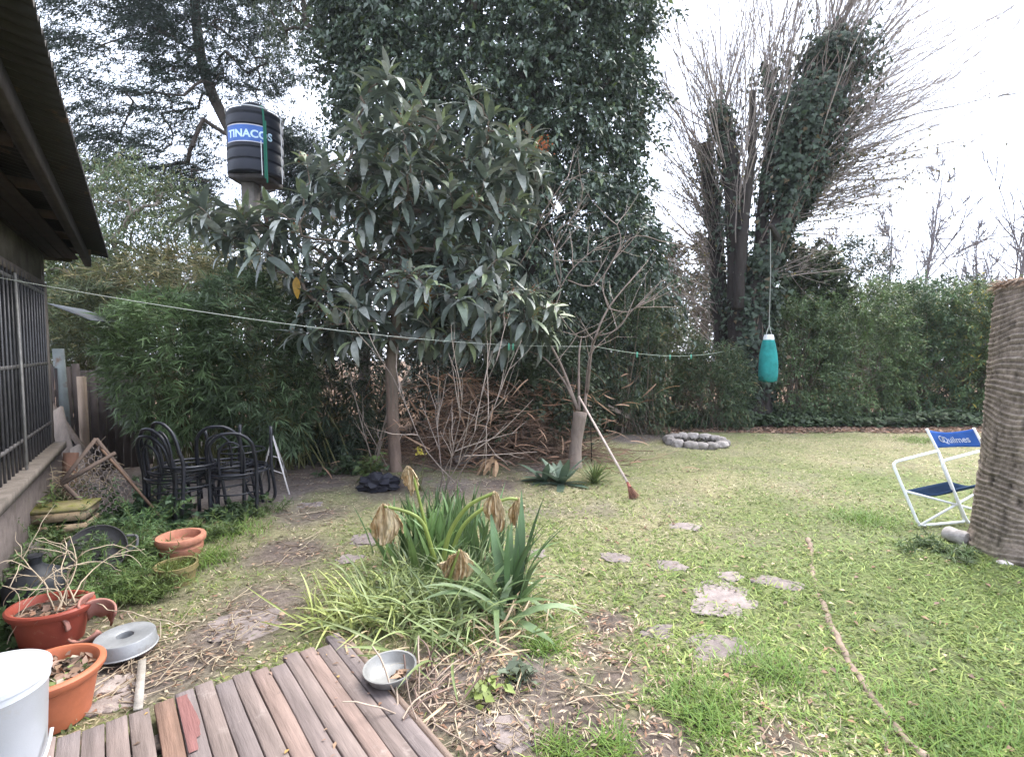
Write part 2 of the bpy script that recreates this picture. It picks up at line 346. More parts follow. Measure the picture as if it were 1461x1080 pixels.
# green tufts
tuf = [(770, 925, .1), (1330, 1050, .3), (1430, 1060, .3), (1010, 1040, .12), (800, 1075, .08), (870, 1075, .1), (1310, 628, .35), (1100, 960, .2), (650, 905, .2), (330, 760, .3), (300, 800, .2), (1230, 740, .3), (1000, 1000, .2)]
g = Geo(); r = rg(33)
for (a, b, rad) in tuf:
    p = G(a, b); n = int(420 * rad / .2) if b > 700 else 500
    q = r.normal(0, rad * .5, (n, 2)); x = p[0] + q[:, 0]; y = p[1] + q[:, 1]; ok = ~on_deck(x, y); x = x[ok]; y = y[ok]; n = len(x); th = r.random(n) * 2 * PI
    fw = np.stack([np.cos(th), np.sin(th), .6 + 1.0 * r.random(n)], -1)
    c = V(.11, .20, .045) * (.6 + .8 * r.random((n, 1))) + V(.05, .03, 0) * r.random((n, 1))
    g.inst(T_BLADE, np.stack([x, y, gz(x, y)], -1), fw, np.tile(V(0, 0, 1), (n, 1)), .05 + .06 * r.random(n), .005, c)
tag(stuff(g.build('grass', M['grass'])), 'lush dark green grass tufts dotted over the lawn', 'grass')
# ------------------------------------------------------------------ litter: dead leaves, straw and twigs
def litter(n, seed, area, cols, L, W, tm=T_LEAF, lift=.15):
    r = rg(seed); x, y = area(n, r); ok = ~on_deck(x, y); x, y = x[ok], y[ok]; n = len(x); th = r.random(n) * 2 * PI
    fw = np.stack([np.cos(th), np.sin(th), lift * (r.random(n) * 2 - .6)], -1)
    ci = np.array(cols)[r.integers(0, len(cols), n)] * (.65 + .7 * r.random((n, 1)))
    g = Geo(); g.inst(tm, np.stack([x, y, gz(x, y) + .008 + .012 * r.random(n)], -1), fw, V(0, 0, 1) + .7 * (r.random((n, 3)) - .5), L * (.5 + r.random(n)), W * (.5 + r.random(n)), ci)
    return g
BR = [(.26, .15, .10), (.2, .13, .09), (.33, .22, .15), (.28, .19, .15), (.13, .09, .07)]
def band(n, r):
    y = 9.1 + 2. * r.random(n) ** .8; x = y * (-.05 + 1.25 * r.random(n)); return x, y
tag(stuff(litter(24000, 41, band, BR, .07, .04).build('fallen_leaves', M['dry'])), 'reddish brown fallen leaves along the foot of the hedge', 'fallen leaves')
def near_dirt(n, r):
    i = r.integers(0, len(DW), n); a = r.normal(0, .6, (n, 2)); return DW[i, 0] + a[:, 0] * DW[i, 2], DW[i, 1] + a[:, 1] * DW[i, 2]
g = litter(3600, 42, near_dirt, BR + [(.4, .32, .24), (.36, .3, .22), (.42, .36, .27)], .034, .009, T_DIA)
tag(stuff(g.build('fallen_leaves', M['dry'])), 'dry leaf bits and straw on the bare soil path', 'fallen leaves')
def allover(n, r):
    return scatter(n, r, 1.4, 9.3, .3)
g = litter(2600, 43, allover, BR + [(.4, .33, .2)], .04, .018, T_LEAF)
tag(stuff(g.build('fallen_leaves', M['dry'])), 'small dry leaves scattered thinly over the lawn', 'fallen leaves')
r = rg(44); ii = r.integers(0, 12, 420); ii = np.concatenate([ii, r.integers(12, len(DW), 170)])
p0 = np.stack([DW[ii, 0] + r.normal(0, .5, len(ii)) * DW[ii, 2], DW[ii, 1] + r.normal(0, .5, len(ii)) * DW[ii, 2], .015 + 0 * ii], -1)
p0 = p0[~on_deck(p0[:, 0], p0[:, 1])]; n = len(p0); th = r.random(n) * 2 * PI; ln = .06 + .22 * r.random(n) ** 2
t = np.linspace(0, 1, 5)[None, :, None]; pth = p0[:, None] + t * (ln[:, None] * np.stack([np.cos(th), np.sin(th), .06 * r.random(n)], -1))[:, None] + r.normal(0, .006, (n, 5, 3))
pth[:, :, 2] = np.maximum(pth[:, :, 2], .006 + gz(pth[:, :, 0], pth[:, :, 1]))
g = Geo(); g.tubes(pth, (.0012 + .0025 * r.random((n, 1))), 4, np.array([(.3, .24, .17), (.2, .15, .11), (.4, .33, .24)])[r.integers(0, 3, n)])
tag(stuff(g.build('fallen_twigs', M['twig'])), 'thin dry twigs and stalks lying on bare soil', 'twigs')

# ------------------------------------------------------------------ tree helpers
def in_poly(x, y, poly):
    poly = np.asarray(poly, float); ins = np.zeros(len(x), bool); n = len(poly)
    for i in range(n):
        x1, y1 = poly[i]; x2, y2 = poly[(i + 1) % n]
        if y1 == y2: continue
        c = ((y1 > y) != (y2 > y)) & (x < (x2 - x1) * (y - y1) / (y2 - y1) + x1); ins ^= c
    return ins
def edge_dist(x, y, poly):
    poly = np.asarray(poly, float); d = np.full(len(x), 1e9)
    for i in range(len(poly)):
        a = poly[i]; b = poly[(i + 1) % len(poly)]; ab = b - a; L2 = (ab ** 2).sum() + 1e-9
        t = np.clip(((x - a[0]) * ab[0] + (y - a[1]) * ab[1]) / L2, 0, 1)
        d = np.minimum(d, np.hypot(x - a[0] - t * ab[0], y - a[1] - t * ab[1]))
    return d
def crown(poly, Y0, half, n, rng, shell=.7, zmin=.05):
    """points through the volume of a crown whose outline at depth Y0 is the polygon, rounded fore and aft"""
    poly = np.asarray(poly, float); lo = poly.min(0); hi = poly.max(0); out = []
    X = np.empty(0); Yp = np.empty(0)
    while len(X) < n:
        a = lo + (hi - lo) * rng.random((n * 2, 2)); k = in_poly(a[:, 0], a[:, 1], poly); X = np.concatenate([X, a[k, 0]]); Yp = np.concatenate([Yp, a[k, 1]])
    X = X[:n]; Yp = Yp[:n]; d = edge_dist(X, Yp, poly); d = np.clip(d / np.percentile(d, 97), 0, 1); e = np.sqrt(1 - (1 - d) ** 2)
    u = rng.random(n) * 2 - 1; u = np.sign(u) * np.abs(u) ** shell
    pts = P(X, Yp, np.full(n, Y0 * KD)); pts[:, 1] += half * e * u
    pts[:, 2] = np.maximum(pts[:, 2], zmin + .1 * rng.random(n))
    return pts
def connect(root, targets, rng, jit=.06, bias=.25, sub=3):
    """grow a skeleton from the root path to every target; returns segments with pipe-model radii weights"""
    nodes = [np.asarray(p, float) for p in root]; par = [-1] + list(range(len(nodes) - 1)); pl = [0.]
    for i in range(1, len(nodes)): pl.append(pl[-1] + np.linalg.norm(nodes[i] - nodes[i - 1]))
    order = np.argsort(np.linalg.norm(targets - nodes[-1], axis=1)); leafn = []
    for k in order:
        tpt = targets[k]; A = np.array(nodes); d = np.linalg.norm(A - tpt, axis=1) + bias * np.array(pl) * .5 + np.maximum(A[:, 2] - tpt[2], 0) * .35
        d[0] += 5
        i = int(np.argmin(d)); a = nodes[i]; L = np.linalg.norm(tpt - a); prev = i
        for s in range(1, sub + 1):
            q = a + (tpt - a) * s / sub
            if s < sub: q = q + rng.normal(0, jit * L, 3) + V(0, 0, .06 * L * math.sin(PI * s / sub))
            nodes.append(q); par.append(prev); pl.append(pl[prev] + L / sub); prev = len(nodes) - 1
        leafn.append(prev)
    cnt = np.zeros(len(nodes))
    for l in leafn: cnt[l] += 1
    for i in range(len(nodes) - 1, 0, -1): cnt[par[i]] += cnt[i]
    return np.array(nodes), np.array(par), cnt
def skeleton_tubes(g, nodes, par, cnt, rtip, rmax, col, power=2.2, skip=0, rmin_draw=0.):
    cm = cnt.max(); rad = np.maximum(rtip, rmax * (cnt / cm) ** (1 / power))
    idx = [i for i in range(1, len(nodes)) if i >= skip]
    a = np.array([nodes[par[i]] for i in idx]); b = np.array([nodes[i] for i in idx]); ra = np.array([min(rad[par[i]], rad[i] * 1.25) for i in idx]); rb = np.array([rad[i] for i in idx])
    big = rb > rtip * 3
    for m_, s in ((big, 8), (~big, 4)):
        if m_.any():
            e = unit(b[m_] - a[m_]) * (rb[m_] * .3)[:, None]
            g.tubes(np.stack([a[m_] - e, (a[m_] + b[m_]) / 2, b[m_] + e], 1), np.stack([ra[m_], (ra[m_] + rb[m_]) / 2, rb[m_]], 1), s, col)
    return rad
def sprays(g, tm, cen, axis, rng, nl, length, L, W, col, droop=.5, lat=.9, nup=.8, scat=.03, cvar=.35, clumpvar=.3, tipcol=None):
    n = len(cen); N_ = n * nl
    s = np.tile(np.linspace(.05, 1, nl), n) + rng.normal(0, .04, N_)
    ln = np.repeat(length * (.6 + .7 * rng.random(n)), nl); ax = np.repeat(unit(axis), nl, axis=0)
    pos = np.repeat(cen, nl, axis=0) + ax * (s * ln)[:, None]; pos[:, 2] -= droop * s ** 2 * ln * .6; pos += rng.normal(0, scat, (N_, 3))
    fw = ax * .6 + rng.normal(0, lat * .6, (N_, 3)); fw[:, 2] -= droop * (.4 + .6 * rng.random(N_))
    nm = V(0, 0, nup) + rng.normal(0, .45, (N_, 3)) + ax * .15
    c = np.asarray(col, float)[None] * np.repeat(1 - clumpvar + 2 * clumpvar * rng.random(n), nl)[:, None] * (1 - cvar + 2 * cvar * rng.random((N_, 1)))
    if tipcol is not None:
        k = rng.random(N_) < tipcol[1]; c[k] = np.asarray(tipcol[0]) * (.7 + .6 * rng.random((k.sum(), 1)))
    pos[:, 2] = np.maximum(pos[:, 2], .02)
    g.inst(tm, pos, fw, nm, L * (.6 + .8 * rng.random(N_)), W * (.7 + .6 * rng.random(N_)), c)
def outward(pts, ctr, rng, j=.5): return unit(pts - np.asarray(ctr, float)) + rng.normal(0, j, pts.shape)
def shoots(starts, dirs, lens, rng, m=9, up=.25, wig=.012):
    n = len(starts); d = unit(dirs); pts = [starts]; step = lens / (m - 1)
    for i in range(m - 1):
        d = unit(d + V(0, 0, up / (m - 1)) + rng.normal(0, wig * 6, (n, 3)) * .6); pts.append(pts[-1] + d * step[:, None])
    return np.stack(pts, 1)
def children_of(paths, nch, rng, tmin=.2, ang=.6):
    n, m, _ = paths.shape; k = np.repeat(np.arange(n), nch); t = tmin + (1 - tmin) * rng.random(len(k)); f = t * (m - 1.001); i = f.astype(int); a = (f - i)[:, None]
    st = paths[k, i] * (1 - a) + paths[k, i + 1] * a; tg = unit(paths[k, i + 1] - paths[k, i]); d = unit(tg + rng.normal(0, ang, (len(k), 3)))
    return st, d, t, k
def bare_tree(g, base, height, rad, rng, col, lean=(0, 0), n1=14, n2=6, n3=4, spread=.55, up=.35, tmin=.25, tk=1.):
    p0 = shoots(np.array([base]), np.array([[lean[0], lean[1], 1.]]), np.array([height]), rng, 12, .1, .008)
    p0[0, 0, 2] = min(base[2], 0) - .05
    g.tubes(p0, np.linspace(rad, rad * .12, 12)[None], 8, col)
    st, d, t, k = children_of(p0, n1, rng, tmin, spread); l1 = height * .5 * (1.15 - t) * (.7 + .6 * rng.random(len(t))); p1 = shoots(st, d, l1, rng, 8, up, .015)
    g.tubes(p1, (rad * .38 * (1.1 - t))[:, None] * np.linspace(1, .2, 8)[None], 5, col)
    st, d, t2, k2 = children_of(p1, n2, rng, .15, spread); l2 = l1[k2] * .5 * (1.1 - t2) + .1; p2 = shoots(st, d, l2, rng, 6, up, .02)
    g.tubes(p2, tk * (rad * .13) * np.linspace(1, .3, 6)[None] * np.ones((len(p2), 1)), 4, col)
    if n3:
        st, d, t3, k3 = children_of(p2, n3, rng, .2, spread); l3 = l2[k3] * .5 + .05; p3 = shoots(st, d, l3, rng, 4, up, .02)
        g.tubes(p3, tk * max(.0022, rad * .05) * np.linspace(1, .4, 4)[None] * np.ones((len(p3), 1)), 3, col)
        return p2, p3
    return p2, p2
# ------------------------------------------------------------------ far vegetation
BARKC = V(.16, .125, .105); TWIG = V(.30, .25, .22)
def tree_thing(name, px, Y, label, cat, group=None):
    b = P(px, 500, Y * KD); return thing(name, (b[0], b[1], 0), label, cat, group)
# a far-off wood that reads as one mass behind everything
r = rg(50); n = 60000
x = r.uniform(-34, 40, n); top = 2.6 + 3.4 * vnoise(x, x * 0, 51, 4, .35) * np.where(x > 9, .7, 1.5) - np.where((x > 11), .5, 0); y = 20 + 5 * r.random(n) + .02 * x ** 2 * .5
z = top * r.random(n) ** .75
cc = np.array([(.055, .07, .04), (.08, .085, .06), (.1, .09, .075), (.045, .06, .045)])[(vnoise(x, y, 52, 2, .5) * 7).astype(int) % 4] * (.7 + .6 * r.random((n, 1)))
g = Geo(); g.inst(T_LEAF, np.stack([x, y, z], -1), r.normal(0, 1, (n, 3)) + V(0, 0, -.2), r.normal(0, 1, (n, 3)), .26 * (.6 + .8 * r.random(n)), .13, cc)
tag(stuff(g.build('treeline', M['leaf'])), 'hazy mixed trees beyond the garden hedge', 'trees')

FAR = [(1312, 15., 8., .09, (.05, .0)), (1262, 14., 6., .08, (-.1, 0)), (1438, 13., 8.6, .085, (.0, 0)), (1405, 15., 6., .075, (-.1, 0)), (1180, 16., 6., .09, (.1, 0)), (1490, 14., 6.4, .08, (.1, 0))]
FL = ['pale bare tree standing beyond the hedge in the gap of white sky', 'low bare tree with many stems behind the hedge', 'tall thin bare tree rising above the cut palm trunk', 'small bare sapling beyond the hedge near the palm trunk',
      'bare twiggy tree seen behind the ivy mass', 'bare tree hidden mostly behind the cut palm trunk']
for i, (px, Y, h, rad, ln) in enumerate(FAR):
    t = tree_thing('bare_tree', px, Y, FL[i], 'tree', 'bare trees beyond the hedge'); r = rg(60 + i); b = t['_b']
    g = Geo(); bare_tree(g, V(*b), h, rad, r, V(.16, .14, .145), ln, 18, 8, 5, .5, .35, .1, 1.9); g.build('branches', M['twig'], t)
# brown-grey twiggy thickets in the middle distance
for i, (px, Y, h) in enumerate([(945, 11.5, 4.2), (1000, 12, 4.6), (1070, 12.5, 4.4), (1130, 12, 3.9), (900, 12, 4)]):
    t = tree_thing('bare_tree', px, Y, ['grey brown twiggy tree just right of the big dark evergreen', 'twiggy tree behind the two bare ivy tree trunks', 'twiggy tree directly behind the ivy covered trunk', 'twiggy tree behind the hanging punch bag',
        'twiggy tree half hidden behind the big dark evergreen'][i], 'tree', 'twiggy trees behind the ivy tree'); r = rg(70 + i); b = V(*t['_b'])
    g = Geo(); p2, p3 = bare_tree(g, b, h, .09, r, V(.16, .135, .12), (r.normal(0, .08), 0), 16, 7, 4, .6, .3, .12); g.build('branches', M['twig'], t)
    k = r.integers(0, len(p3), 2600); q = p3[k, r.integers(0, 4, 2600)]; g = Geo()
    g.inst(T_LEAF, q + r.normal(0, .04, q.shape), r.normal(0, 1, q.shape) + V(0, 0, -.6), r.normal(0, 1, q.shape), .09, .05, np.array([(.14, .11, .07), (.08, .085, .045), (.11, .09, .07)])[r.integers(0, 3, 2600)] * (.6 + .8 * r.random((2600, 1))))
    g.build('leaves', M['leaf'], t)
# two dark rounded evergreens on the skyline
for i, (poly, px, Y) in enumerate([([(1195, 470), (1190, 380), (1205, 348), (1235, 352), (1262, 385), (1290, 415), (1280, 480)], 1235, 13.), ([(1325, 480), (1330, 415), (1355, 402), (1395, 405), (1420, 425), (1425, 480)], 1375, 12.)]):
    t = tree_thing('evergreen_tree', px, Y, ['dark conical evergreen rising above the hedge beside the ivy', 'low rounded dark evergreen above the hedge near the palm trunk'][i], 'tree'); r = rg(80 + i)
    c = crown(poly, Y, .9, 260, r); g = Geo(); sprays(g, T_LEAF, c, outward(c, c.mean(0), r), r, 26, .35 + 0 * c[:, 0], .1, .05, (.05, .065, .045), .3, scat=.05); g.build('crown', M['leaf'], t)
    g = Geo(); b = V(*t['_b']); g.tube([b + V(0, 0, -.1), b + V(.03, 0, 1.4), b + V(0, 0, 2.6)], [.09, .07, .03], 8, BARKC); g.build('trunk', M['bark'], t)

# ------------------------------------------------------------------ hedge of bushes along the back
def bush(name, poly, px, Y, half, n, nl, label, col, seed, L=.09, W=.035, tm=T_LEAF, droop=.4, length=.35, group=None, cat='bush', mat_=None, tip=None, stems=7, zt=1.2, **kw):
    t = tree_thing(name, px, Y, label, cat, group); r = rg(seed); b = V(*t['_b'])
    c = crown(poly, Y, half, n, r); g = Geo(); ax = outward(c, V(b[0], b[1], c[:, 2].mean() * .6), r, .45)
    sprays(g, tm, c, ax, r, nl, length + 0 * c[:, 0], L, W, col, droop, tipcol=tip, **kw); g.build('leaves', mat_ or M['leaf'], t)
    g = Geo(); k = r.integers(0, n, stems * 5)
    for j in range(stems * 5):
        a = b + V(r.normal(0, .25), r.normal(0, .12), -.05); e = c[k[j]]; m_ = (a + e) / 2 + V(0, 0, .15) + r.normal(0, .06, 3)
        g.tube([a, m_, e], [.02, .012, .005], 5, V(.14, .11, .085), False, 3)
    g.build('stems', M['bark'], t); return t
HG = 'bushes of the hedge along the back'
hl = [('feathery light green hedge bush just behind the hanging punch bag', (.09, .135, .06), [(1085, 605), (1085, 470), (1105, 435), (1150, 430), (1185, 445), (1190, 612)], 1135, 8.9),
      ('tall bright green hedge bush at the middle of the hedge', (.10, .15, .06), [(1165, 605), (1165, 450), (1185, 418), (1215, 430), (1245, 405), (1280, 432), (1285, 600)], 1225, 9.1),
      ('darker green hedge bush with a shaded hollow at its foot', (.065, .11, .05), [(1265, 560), (1262, 430), (1290, 412), (1325, 415), (1352, 430), (1350, 585), (1300, 592)], 1305, 9.3),
      ('green hedge bush with some yellow leaves beside the palm trunk', (.095, .14, .055), [(1335, 588), (1335, 440), (1360, 428), (1380, 405), (1405, 425), (1430, 440), (1435, 585)], 1385, 9.),
      ('green hedge bush hidden mostly behind the cut palm trunk', (.07, .1, .033), [(1420, 590), (1420, 430), (1460, 410), (1520, 410), (1570, 440), (1570, 590)], 1490, 8.6),
      ('green hedge bush out of view past the palm trunk', (.07, .1, .033), [(1560, 590), (1560, 420), (1620, 400), (1720, 420), (1730, 590)], 1640, 8.2)]
for i, (lb, cl, pl, px, Y) in enumerate(hl[:5]):
    bush('hedge_bush', pl, px, Y, .85, 860, 28, lb, cl, 90 + i, .085, .026, T_LEAF, .45, .38, HG, tip=((.32, .26, .05), .07) if i == 3 else ((.13, .14, .05), .1))
# broad-leaved ivy bush climbing behind the trunk
bush('ivy_bush', [(1100, 455), (1105, 370), (1130, 345), (1165, 350), (1195, 395), (1200, 455)], 1150, 9.5, .6, 220, 26, 'dark ivy bush sprawling to the right of the ivy trunk', (.045, .065, .03), 99, .11, .09, T_IVY, .5, .35)
# mid-ground soft bamboo bushes between the evergreen and the ivy tree
MB_ = [('soft drooping bamboo bush right beside the cut stump tree', [(838, 585), (838, 470), (860, 430), (905, 410), (935, 430), (940, 600), (905, 612)], 890, 7.4, (.06, .085, .042)),
       ('yellow green bamboo bush behind the clothes line pegs', [(905, 560), (910, 470), (935, 445), (965, 455), (990, 500), (985, 570)], 950, 8.3, (.09, .11, .045)),
       ('low bamboo bush at the foot of the ivy tree, left of the punch bag', [(965, 608), (968, 530), (1000, 495), (1040, 500), (1060, 540), (1058, 608)], 1012, 7.9, (.06, .09, .042))]
for i, (lb, pl, px, Y, cl) in enumerate(MB_):
    bush('bamboo_bush', pl, px, Y, .55, 430, 26, lb, cl, 110 + i, .12, .016, T_DIA, .35, .3, 'small bamboo bushes in the middle distance', tip=((.18, .15, .07), .08), scat=.05)
# ground ivy at the hedge foot
r = rg(120)
n = 9000; yy = 7.85 * KD + .95 * r.random(n); xx = yy * (.31 + .78 * r.random(n)); h = .38 * vnoise(xx, yy, 121, 3, 1.7) * r.random(n) + .03
g = Geo(); g.inst(T_IVY, np.stack([xx, yy, h], -1), r.normal(0, 1, (n, 3)) * V(1, 1, .2) + V(0, -.4, -.2), V(0, -.3, 1) + r.normal(0, .5, (n, 3)), .09 * (.6 + .8 * r.random(n)), .09, V(.05, .075, .035) * (.6 + .9 * r.random((n, 1))))
tag(stuff(g.build('ground_ivy', M['leaf'])), 'low ivy creeping on the ground at the hedge foot', 'ground cover')

# ------------------------------------------------------------------ the pollarded ivy tree
Yi = 8.6
t = tree_thing('pollard_tree', 1070, Yi, 'tall pollarded tree with ivy clad trunk and a fan of bare upright shoots', 'tree'); r = rg(130); b = V(*t['_b'])
PY = lambda lst, Y: [P(a, c, Y * KD) for a, c in lst]
DARKB = V(.075, .06, .05)
def limb(name, pts, rad, Y, dy=0.):
    q = [p + V(0, dy * i / (len(pts) - 1), 0) for i, p in enumerate(PY(pts, Y))]
    g = Geo(); sp = smooth_path(q, 5); sp = sp + r.normal(0, .012, sp.shape); g.tube(sp, rad, 12, DARKB); g.build(name, M['bark'], t); return sp
DARKB = V(.034, .028, .026)
main = limb('trunk', [(1075, 612), (1075, 520), (1082, 410), (1114, 320), (1140, 255), (1154, 180), (1172, 100), (1195, 30)], [.42, .3, .26, .24, .22, .18, .14, .1], Yi)
l1 = limb('limb', [(1066, 600), (1054, 470), (1052, 340), (1046, 250), (1038, 190), (1026, 152)], [.24, .21, .2, .18, .16, .14], Yi, .1)
l2 = limb('limb', [(1040, 612), (1030, 480), (1024, 380), (1016, 290), (1004, 205)], [.2, .18, .17, .16, .13], Yi + .5)
l3 = limb('limb', [(1074, 500), (1078, 420), (1086, 330), (1094, 250), (1104, 170), (1090, 90)], [.13, .14, .13, .12, .1, .07], Yi + .2)
g = Geo(); g.tube([P(1112, 350, 8.6 * KD), P(1106, 335, 8.2 * KD), P(1099, 322, 7.6 * KD)], [.09, .065, .04], 9, DARKB, True, 4); g.build('limb', M['bark'], t)
l4 = limb('limb', [(1054, 440), (1056, 370), (1064, 290), (1074, 210), (1072, 130)], [.1, .11, .1, .08, .06], Yi - .2)
# shoots fanning out
g = Geo()
def fan(path, t0, t1, n, a0, a1, L0, L1):
    f = (t0 + (t1 - t0) * r.random(n)) * (len(path) - 1.001); i = f.astype(int); st = path[i] + r.normal(0, .08, (n, 3))
    an = np.radians(a0 + (a1 - a0) * r.random(n)); yv = r.normal(0, .22, n)
    d = np.stack([np.sin(an), yv, np.cos(an)], -1); ln = L0 + (L1 - L0) * r.random(n); p = shoots(st, d, ln, r, 10, .12, .018)
    c = V(.25, .21, .195) * (.55 + .9 * r.random((n, 1)))
    g.tubes(p, (.007 + .009 * r.random((n, 1))) * np.linspace(1, .3, 10)[None], 4, c)
    s2, d2, t2, k2 = children_of(p, 7, r, .12, .38); q = shoots(s2, d2, (.25 + .8 * r.random(len(s2))) * (1.1 - .5 * t2), r, 6, .3, .014)
    g.tubes(q, np.linspace(.005, .0026, 6)[None] * np.ones((len(q), 1)), 3, np.repeat(c, 7, axis=0) * .9)
    s3, d3, t3, k3 = children_of(q, 2, r, .2, .5); q3 = shoots(s3, d3, .12 + .3 * r.random(len(s3)), r, 4, .2, .02)
    g.tubes(q3, np.linspace(.0034, .0022, 4)[None] * np.ones((len(q3), 1)), 3, V(.22, .18, .16)); return p, q
ps = []
ps.append(fan(l1, .5, 1, 60, -34, 16, 2.2, 5.0)); ps.append(fan(l2, .4, 1, 62, -48, 8, 1.6, 4.8)); ps.append(fan(l3, .4, 1, 54, -10, 24, 2.5, 5.2)); ps.append(fan(l4, .3, 1, 22, -12, 20, 2.2, 4.8))
ps.append(fan(main, .45, 1, 120, 14, 72, 2.8, 6.2)); ps.append(fan(main, .55, 1, 46, -8, 40, 3, 5.5)); ps.append(fan(main, .4, .8, 100, 50, 92, 1.6, 4.4)); ps.append(fan(main, .3, .6, 46, 60, 100, .9, 2.8)); ps.append(fan(l2, .2, .8, 44, -85, -25, .9, 2.4))
g.build('branches', M['twig'], t)
g = Geo(); allq = np.concatenate([q.reshape(-1, 3) for p, q in ps]); k = r.integers(0, len(allq), 6500); q = allq[k]; q = q[q[:, 2] < 5.6]
g.inst(T_LEAF, q, r.normal(0, 1, q.shape) + V(0, 0, -1), r.normal(0, 1, q.shape), .06, .045, np.array([(.16, .12, .05), (.10, .085, .04), (.2, .17, .06), (.06, .07, .035)])[r.integers(0, 4, len(q))]); g.build('leaves', M['leaf'], t)
# ivy
iv = thing('ivy', (b[0], b[1] - .3, 0), 'dense dark ivy climbing the leaning trunk of the bare pollarded tree', 'climbing plant')
cl = np.array(PY([(1072, 600), (1072, 560), (1074, 510), (1076, 460), (1080, 410), (1096, 360), (1114, 320), (1136, 275), (1146, 235), (1152, 190), (1160, 150), (1170, 110), (1182, 75), (1194, 45)], Yi)); rr = np.array([.46, .44, .42, .42, .42, .40, .44, .56, .62, .70, .84, .9, .7, .3])
def ivy_on(g, cl, rr, n, seed, L=.095, fill=(.35, 1.2)):
    r = rg(seed); f = r.random(n) * (len(cl) - 1.001); i = f.astype(int); a = (f - i); c = cl[i] * (1 - a)[:, None] + cl[i + 1] * a[:, None]; R = rr[i] * (1 - a) + rr[i + 1] * a
    th = r.random(n) * 2 * PI; rd = np.stack([np.cos(th), np.sin(th) * .9, r.normal(0, .25, n)], -1)
    lump = np.clip(-.25 + 2.2 * vnoise(th * 1.5 + 3, f * 1.5, seed + 1, 4, 1.6), .25, 2.); k = fill[0] + (fill[1] - fill[0]) * r.random(n)
    pos = c + rd * (R * lump * k)[:, None]; keep = (vnoise(pos[:, 0] * 2 + 9, pos[:, 2] * 2 + pos[:, 1], seed + 5, 3, 1.1) > .36) | (k < .5); n = int(keep.sum()); pos = pos[keep]; rd = rd[keep]; fw = V(0, 0, -1) + rd * .45 + r.normal(0, .4, (n, 3)); nm = rd + V(0, 0, .45) + r.normal(0, .35, (n, 3))
    col = V(.045, .066, .042) * (.55 + .9 * r.random((n, 1))); m_ = r.random(n) < .035; col[m_] = V(.12, .085, .045)
    g.inst(T_IVY, pos, fw, nm, L * (.6 + .8 * r.random(n)), L * (.6 + .8 * r.random(n)), col)
g = Geo(); ivy_on(g, cl, rr, 26000, 140, .095, (.25, 1.2)); ivy_on(g, np.array(l1[::5]), np.full(len(l1[::5]), .26), 1800, 141, .09, (.6, 1.3)); ivy_on(g, np.array(l2[::5]), np.full(len(l2[::5]), .24), 1200, 146, .085, (.6, 1.3)); ivy_on(g, np.array(l3[::4]), np.full(len(l3[::4]), .3), 1600, 142, .09, (.5, 1.5))
g.build('leaves', M['leaf'], iv)
g = Geo(); r = rg(143)
for j in range(16):
    o = r.random() * 6.28; f = np.linspace(0, len(cl) - 2, 14); pts = []
    for q in f: i = int(q); a = q - i; an = o + .5 * math.sin(q * .8 + j); R = (rr[i] * (1 - a) + rr[i + 1] * a) * .62; pts.append(cl[i] * (1 - a) + cl[i + 1] * a + V(math.cos(an) * R, math.sin(an) * R, 0))
    g.tube(pts, [.02, .008], 5, BARKC, False)
g.build('stems', M['bark'], iv)

# ------------------------------------------------------------------ big dark evergreen in the middle
Ye = 8.3
t = tree_thing('evergreen_tree', 760, Ye, 'huge dense dark evergreen with drooping glossy leaves behind the loquat', 'tree'); r = rg(150); b = V(*t['_b'])
poly = [(480, -330), (880, -330), (915, -100), (918, 30), (905, 100), (912, 170), (893, 230), (900, 285), (928, 335), (925, 420), (905, 500), (880, 590), (760, 610), (640, 600), (605, 470), (572, 330), (510, 215), (486, 100), (470, 0), (465, -150)]
tg = crown(poly, Ye, 1.5, 300, r); root = [b + V(0, 0, z_) + V(.05 * math.sin(z_), .03 * z_, 0) for z_ in np.linspace(-.1, 7.5, 14)]
nd, pr, ct = connect(root, tg, r); g = Geo(); skeleton_tubes(g, nd, pr, ct, .012, .24, V(.07, .058, .05)); g.build('trunk', M['bark'], t)
c = crown(poly, Ye, 1.5, 8600, r, .5); k_ = r.integers(0, 8600, 700); c[k_] += unit(c[k_] - V(b[0], b[1], 3.5)) * (.25 + .45 * r.random((700, 1))) * V(1, 1, .7); c[:, 2] = np.maximum(c[:, 2], .1); ax = outward(c, V(b[0], b[1], 3.0), r, .45); ax[:, 2] -= .5
g = Geo(); sprays(g, T_LEAF, c, ax, r, 26, .55 + 0 * c[:, 0], .115, .058, (.066, .092, .064), .9, .8, nup=.5, scat=.035, tipcol=((.08, .11, .04), .08)); g.build('crown', M['glossleaf'], t)
# loose hanging branch ends on its left side
t = tree_thing('hanging_foliage_tree', 520, 8.8, 'thin leafy tree trailing hanging twigs against the sky above the tank', 'tree'); r = rg(155); b = V(*t['_b'])
poly = [(395, -250), (520, -250), (540, 130), (500, 190), (478, 150), (462, 175), (446, 110), (428, 20), (432, 95), (405, 70), (380, 30)]
c = crown(poly, 8.8, .8, 620, r, .8); ax = r.normal(0, .4, c.shape) + V(0, 0, -.9); g = Geo(); sprays(g, T_LEAF, c, ax, r, 22, .6 + 0 * c[:, 0], .075, .036, (.045, .062, .035), .6, .8, scat=.04); g.build('crown', M['leaf'], t)
nd, pr, ct = connect([b + V(0, 0, z_) for z_ in np.linspace(-.1, 8, 12)], c[:90], r); g = Geo(); skeleton_tubes(g, nd, pr, ct, .008, .13, V(.07, .058, .05)); g.build('trunk', M['bark'], t)

